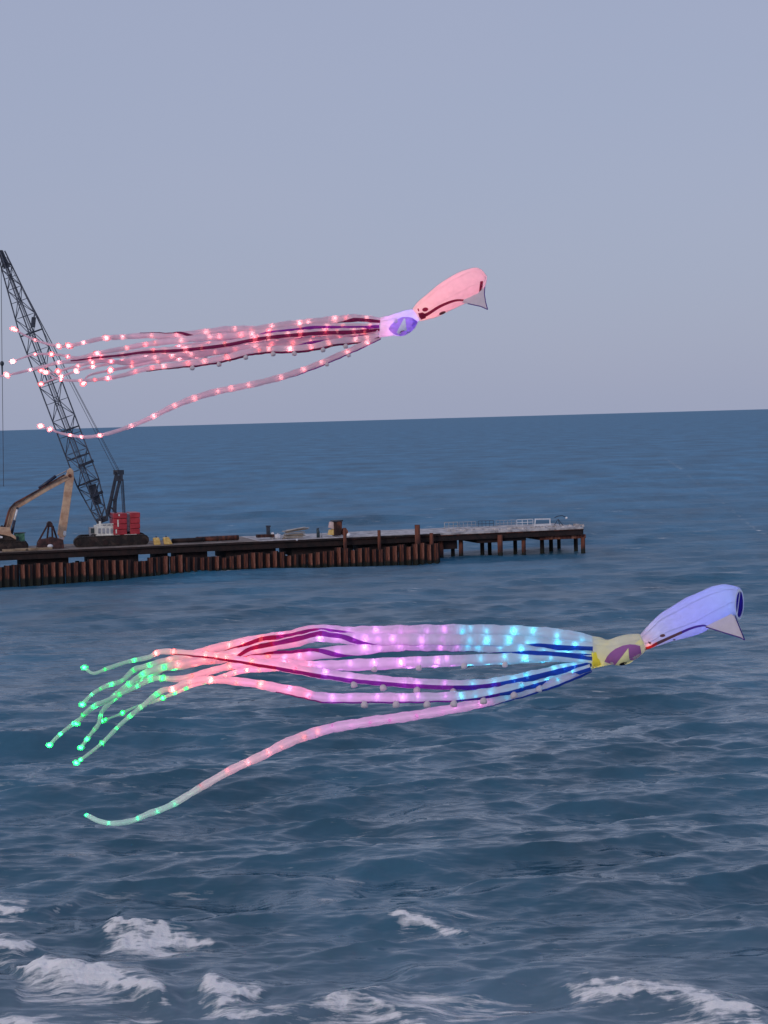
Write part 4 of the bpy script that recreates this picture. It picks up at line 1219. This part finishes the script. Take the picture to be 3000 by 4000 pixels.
fin('fin', [(2757, 2447, -.28), (2858, 2398, -.34), (2872, 2412, -.34), (2886, 2446, -.36), (2908, 2497, -.40), (2884, 2487, -.38), (2830, 2470, -.32)], D2, 0, .03, FAB['fin'], k2)
fin('fin', [(2800, 2420, .30), (2866, 2398, .34), (2884, 2430, .5), (2902, 2476, .62), (2860, 2462, .5)], D2, 0, .03, FAB['fin'], k2)
MB().tube([at_y(2757, 2449, D2 - .30), at_y(2830, 2472, D2 - .34), at_y(2890, 2490, D2 - .4), at_y(2909, 2500, D2 - .42)], [.012] * 4, 6).build('fin_hem', FAB['indigo'], k2)
MB().tube([at_y(2872, 2408, D2 - .36), at_y(2887, 2446, D2 - .38), at_y(2909, 2500, D2 - .42)], [.012] * 3, 6).build('fin_hem', FAB['navy'], k2)

hd2, bh2, rh2 = loft('head', [((2312, 2486), (2306, 2614)), ((2345, 2492), (2340, 2606)), ((2378, 2499), (2382, 2596)), ((2419, 2487), (2424, 2600)), ((2460, 2479), (2464, 2584)), ((2495, 2478), (2500, 2562)), ((2518, 2500), (2518, 2546)), ((2524, 2512), (2526, 2536))],
                     D2, FAB['cream'], k2, 5, depth=.9)
def z8(l): return [(2250 + x / 4.1475, 2440 + y / 4.1475) for x, y in l]
patch('eye', z8([(460, 600), (500, 520), (560, 450), (640, 390), (760, 338), (870, 318), (960, 325), (1040, 348), (1020, 450), (1062, 480), (960, 560), (880, 585), (760, 640), (640, 662), (560, 640)]), bh2, D2, FAB['purple'], hd2, .012)
patch('eye_triangle', z8([(848, 378), (865, 575), (915, 580), (918, 602), (862, 640), (800, 655), (770, 612), (720, 630), (695, 660), (630, 660), (740, 520)]), bh2, D2, FAB['paleyellow'], hd2, .024)
patch('pupil', z8([(695, 657), (715, 630), (770, 608), (825, 612), (805, 655), (750, 664)]), bh2, D2, FAB['black'], hd2, .03, 2)
patch('glow_patch', z8([(250, 440), (330, 450), (350, 540), (380, 570), (410, 650), (330, 690), (250, 712), (240, 590)]), bh2, D2, FAB['yellow'], hd2, .012)
patch('glow_patch', z8([(955, 312), (1050, 222), (1108, 305), (1060, 330)]), bh2, D2, FAB['paleyellow'], hd2, .012, 2)
for x, y, c, s in ((2570, 2468, (.7, .66, .8), 8), (2640, 2432, (.30, .28, .9), 14), (2715, 2408, (.24, .23, .9), 22), (2775, 2368, (.24, .29, .9), 15), (2832, 2345, (.24, .40, .9), 15)):
    bulb(x, y, D2, .05, c, s, .07, man2)
for x, y, c, s in ((2328, 2580, (1, .8, .05), 11), (2505, 2512, (1, .8, .2), 3), (2420, 2530, (1, .95, .8), 3)):  # the whitish bulb is added, unseen, to brighten the head
    bulb(x, y, D2, 0, c, s, .06, hd2)
bulb(2535, 2518, D2, -.05, (1, .25, .1), 8, .05, man2)

def seams(rings, idxs, mat, parent):
    for k in idxs:
        pts = [r[k] + (r[k] - sum(r, Vector()) / len(r)).normalized() * .004 for r in rings]
        o = MB().tube(pts, [.006] * len(pts), 5).build('seam', mat, parent, True)
        o.matrix_parent_inverse = Matrix.Identity(4)
seams(rg2, (0, 4, 9, 16), FAB['blue'], man2)
seams(rh2, (0, 5), FAB['cream'], hd2)

# ---------------- upper kite: pink mantle, violet head, pink lit arms
D1 = 63.0
k1 = root_kite('pink squid kite with violet head and pink lit arms high against the sky', 1484, 1280, D1)
def pink(px, f):
    r = random.random()
    k = .8 if px > 560 else 1.15
    return ((1.0, .42, .42) if r < .65 else (1.0, .28, .32)), k * random.choice((.3, .5, .8, 1.0, 1.2))
def pink2(px, f):
    return (1.0, .42, .42), (.55 if px > 650 else .95) * random.uniform(.8, 1.1)
A1 = [
    ([(1486, 1252), (1400, 1243), (1310, 1248), (1205, 1260), (1095, 1272), (1000, 1287), (900, 1287), (760, 1304), (660, 1313), (580, 1310), (480, 1316), (400, 1322), (293, 1346), (230, 1352), (137, 1328), (51, 1284)], .4, 27,
     [(0, 120), (.07, 120), (.13, 200), (.48, 200), (.55, 20), (.66, 10)], 0),
    ([(1482, 1272), (1390, 1277), (1230, 1276), (1160, 1285), (1080, 1293), (1000, 1303), (910, 1312), (800, 1318), (690, 1330), (570, 1345), (480, 1362), (380, 1380), (300, 1398), (230, 1386), (137, 1384), (50, 1412)], -.2, 25,
     [(0, 110), (.3, 110), (.38, 180), (.5, 200)], 0),
    ([(1480, 1286), (1380, 1295), (1250, 1298), (1140, 1306), (1060, 1314), (980, 1326), (880, 1346), (750, 1362), (680, 1368), (560, 1375), (480, 1386), (380, 1397), (300, 1411), (230, 1416), (170, 1432), (108, 1447), (43, 1462), (-60, 1478)], -.5, 26,
     [(0, 100), (.2, 110), (.4, 105), (.7, 95), (.78, 60)], 0),
    ([(1478, 1302), (1300, 1325), (1197, 1335), (1095, 1345), (1000, 1356), (900, 1368), (780, 1380), (690, 1386), (590, 1400), (500, 1418), (400, 1410), (289, 1433), (202, 1456), (160, 1447)], .1, 27,
     [(0, 115), (.2, 120), (.25, 170), (.4, 200)], (.1, .5, 1.1, .8)),
    ([(1478, 1308), (1420, 1325), (1310, 1337), (1230, 1355), (1150, 1364), (1050, 1366), (970, 1376), (890, 1397), (820, 1411), (750, 1420), (640, 1432), (557, 1444), (480, 1466), (409, 1479), (329, 1486), (239, 1483), (180, 1455)], -.7, 27,
     [(0, 170), (.15, 150), (.6, 150), (.7, 160)], (.10, .62, .78, .9)),
    ([(1478, 1295), (1300, 1311), (1220, 1306), (1100, 1320), (1000, 1340), (900, 1354), (800, 1384), (700, 1400), (600, 1413), (500, 1434), (418, 1449), (345, 1468), (325, 1500)], .6, 25,
     [(0, 170), (.1, 140), (.25, 150), (.3, 190)], (.2, .6, 1.3, .7)),
    ([(1482, 1294), (1350, 1300), (1200, 1318), (1050, 1330), (900, 1336), (800, 1346), (700, 1358), (600, 1390), (520, 1400), (430, 1420), (330, 1440), (240, 1470), (160, 1500)], .8, 22, None, 0),
    ([(1483, 1318), (1420, 1346), (1323, 1389), (1226, 1430), (1144, 1459), (1047, 1487), (958, 1507), (850, 1529), (759, 1555), (669, 1591), (590, 1631), (512, 1664), (420, 1694), (333, 1707), (250, 1695), (203, 1680), (159, 1664)], -.4, 23,
     [(0, 165), (.22, 165), (.32, 200)], (.10, .22, .7, .75)),
]
for idx, (path, off, w, st, su) in enumerate(A1):
    last = idx == len(A1) - 1
    build_arm(k1, D1, path, off, w * 1.1, st, pink if not last else pink2, .068, .66 if not last else .70, 12.0, su,
              taper=(1.0, .95, .22) if not last else (.9, 1.0, .30), name='arm' if not last else 'tentacle', stripe_mat='stripe' if idx % 2 else 'stripe_dark', stripe_w=.6, strip=lambda px, f: ((1.0, .38, .50), 1.2 if px > 1000 else (1.9 if px > 500 else .8)))
def zM(l): return [(1300 + x / 2.37, 1000 + y / 2.37) for x, y in l]
man1, bv1, rg1 = loft('mantle', [((1612, 1207), (1640, 1254)), ((1633, 1181), (1668, 1248)), ((1680, 1139), (1715, 1233)), ((1743, 1093), (1772, 1206)), ((1806, 1059), (1826, 1180)),
                                 ((1845, 1048), (1852, 1160)), ((1878, 1053), (1868, 1152)), ((1902, 1080), (1880, 1150))], D1, FAB['pink'], k1, 5, tilt_end=.16)
strip_patch('stripe', zM([(800, 545), (870, 525), (980, 458), (1080, 416), (1150, 400), (1212, 402)]), 14, 7, bv1, D1, FAB['maroon'], man1)
patch('spot', zM([(790, 530), (830, 522), (865, 540), (860, 575), (820, 590), (800, 565)]), bv1, D1, FAB['maroon'], man1, .016)
patch('spot', ell(1661, 1209, 12, 8, -10), bv1, D1, FAB['maroon'], man1)
patch('spot', zM([(782, 488), (795, 485), (802, 512), (790, 512)]), bv1, D1, FAB['maroon'], man1, cuts=1)
patch('spot', ell(1728, 1223, 14, 6, -22), bv1, D1, FAB['brown'], man1)
patch('rear_stripe', zM([(1365, 235), (1392, 232), (1378, 345), (1352, 345)]), bv1, D1, FAB['maroon'], man1)
rim = rg1[-1]; cen = sum(rim, Vector()) / n_
ax1 = (cen - sum(rg1[-4], Vector()) / n_).normalized()
MB().add([cen + (p - cen) * .9 - ax1 * .012 for p in rim], [tuple(range(n_))]).build('mouth_lining', FAB['white'], k1)
hem = MB(); hv = []
for p in rim: hv += [p, cen + (p - cen) * .88 + ax1 * .01]
hem.add(hv, [(2 * i, 2 * ((i + 1) % n_), 2 * ((i + 1) % n_) + 1, 2 * i + 1) for i in range(n_)])
hem.build('hem', FAB['white'], k1, True)
fin('fin', [(1805, 1183, -.3), (1812, 1170, -.38), (1866, 1146, -.4), (1893, 1122, -.4), (1892, 1146, -.42), (1897, 1178, -.44), (1904, 1208, -.46), (1880, 1196, -.44), (1835, 1187, -.4)], D1, 0, .03, FAB['fin'], k1)
MB().tube([at_y(1894, 1120, D1 - .42), at_y(1892, 1148, D1 - .44), at_y(1897, 1180, D1 - .46), at_y(1905, 1209, D1 - .48)], [.014] * 4, 6).build('fin_hem', FAB['indigo'], k1)
MB().tube([at_y(1827, 1186, D1 - .42), at_y(1878, 1197, D1 - .46), at_y(1905, 1209, D1 - .48)], [.014] * 3, 6).build('fin_hem', FAB['indigo'], k1)
hd1, bh1, rh1 = loft('head', [((1486, 1241), (1482, 1318)), ((1505, 1237), (1502, 1317)), ((1523, 1232), (1530, 1311)), ((1561, 1221), (1566, 1314)), ((1590, 1212), (1600, 1300)), ((1608, 1209), (1620, 1276)), ((1618, 1218), (1632, 1258)), ((1626, 1226), (1638, 1250))],
                     D1, FAB['white'], k1, 5, depth=.9)
def zH(l): return [(1450 + x / 7.213, 1180 + y / 7.213) for x, y in l]
patch('eye', zH([(490, 760), (550, 650), (640, 560), (760, 470), (880, 422), (1050, 418), (1170, 450), (1180, 560), (1130, 680), (1200, 690), (1330, 560), (1250, 740), (1100, 860), (950, 945), (830, 970), (650, 905), (550, 840)]), bh1, D1, FAB['violet'], hd1, .014)
patch('eye_triangle', zH([(925, 452), (960, 470), (1000, 790), (985, 828), (930, 800), (850, 812), (800, 855), (840, 893), (760, 893), (712, 860), (800, 690)]), bh1, D1, FAB['paleblue'], hd1, .028)
patch('pupil', zH([(800, 850), (850, 812), (930, 798), (925, 822), (860, 835), (812, 866)]), bh1, D1, FAB['brown'], hd1, .034, 1)
patch('eye_spot', ell(1546, 1253, 8, 8), bh1, D1, FAB['white'], hd1, .03)
patch('eye_spot', zH([(1030, 810), (1090, 798), (1104, 836), (1020, 890), (950, 930), (985, 875)]), bh1, D1, FAB['white'], hd1, .03, 2)
for x, y, c, s in ((1655, 1222, (1, .42, .30), 12), (1690, 1195, (1, .33, .38), 16), (1740, 1160, (1, .33, .42), 20), (1800, 1125, (1, .33, .44), 22), (1848, 1100, (1, .33, .44), 17)):
    bulb(x, y, D1, .1, c, s, .085, man1)
for x, y, c, s in ((1505, 1285, (1, .35, .55), 16), (1535, 1270, (.9, .35, 1), 14), (1580, 1262, (.35, .30, 1.0), 22), (1608, 1245, (.45, .35, 1), 14)):
    bulb(x, y, D1, 0, c, s, .07, hd1)

seams(rg1, (0, 4, 9, 16), FAB['pink'], man1)
seams(rh1, (0, 5), FAB['white'], hd1)
# sub-parts were built in world coordinates: hold them where they are under their parents
bpy.context.view_layer.update()
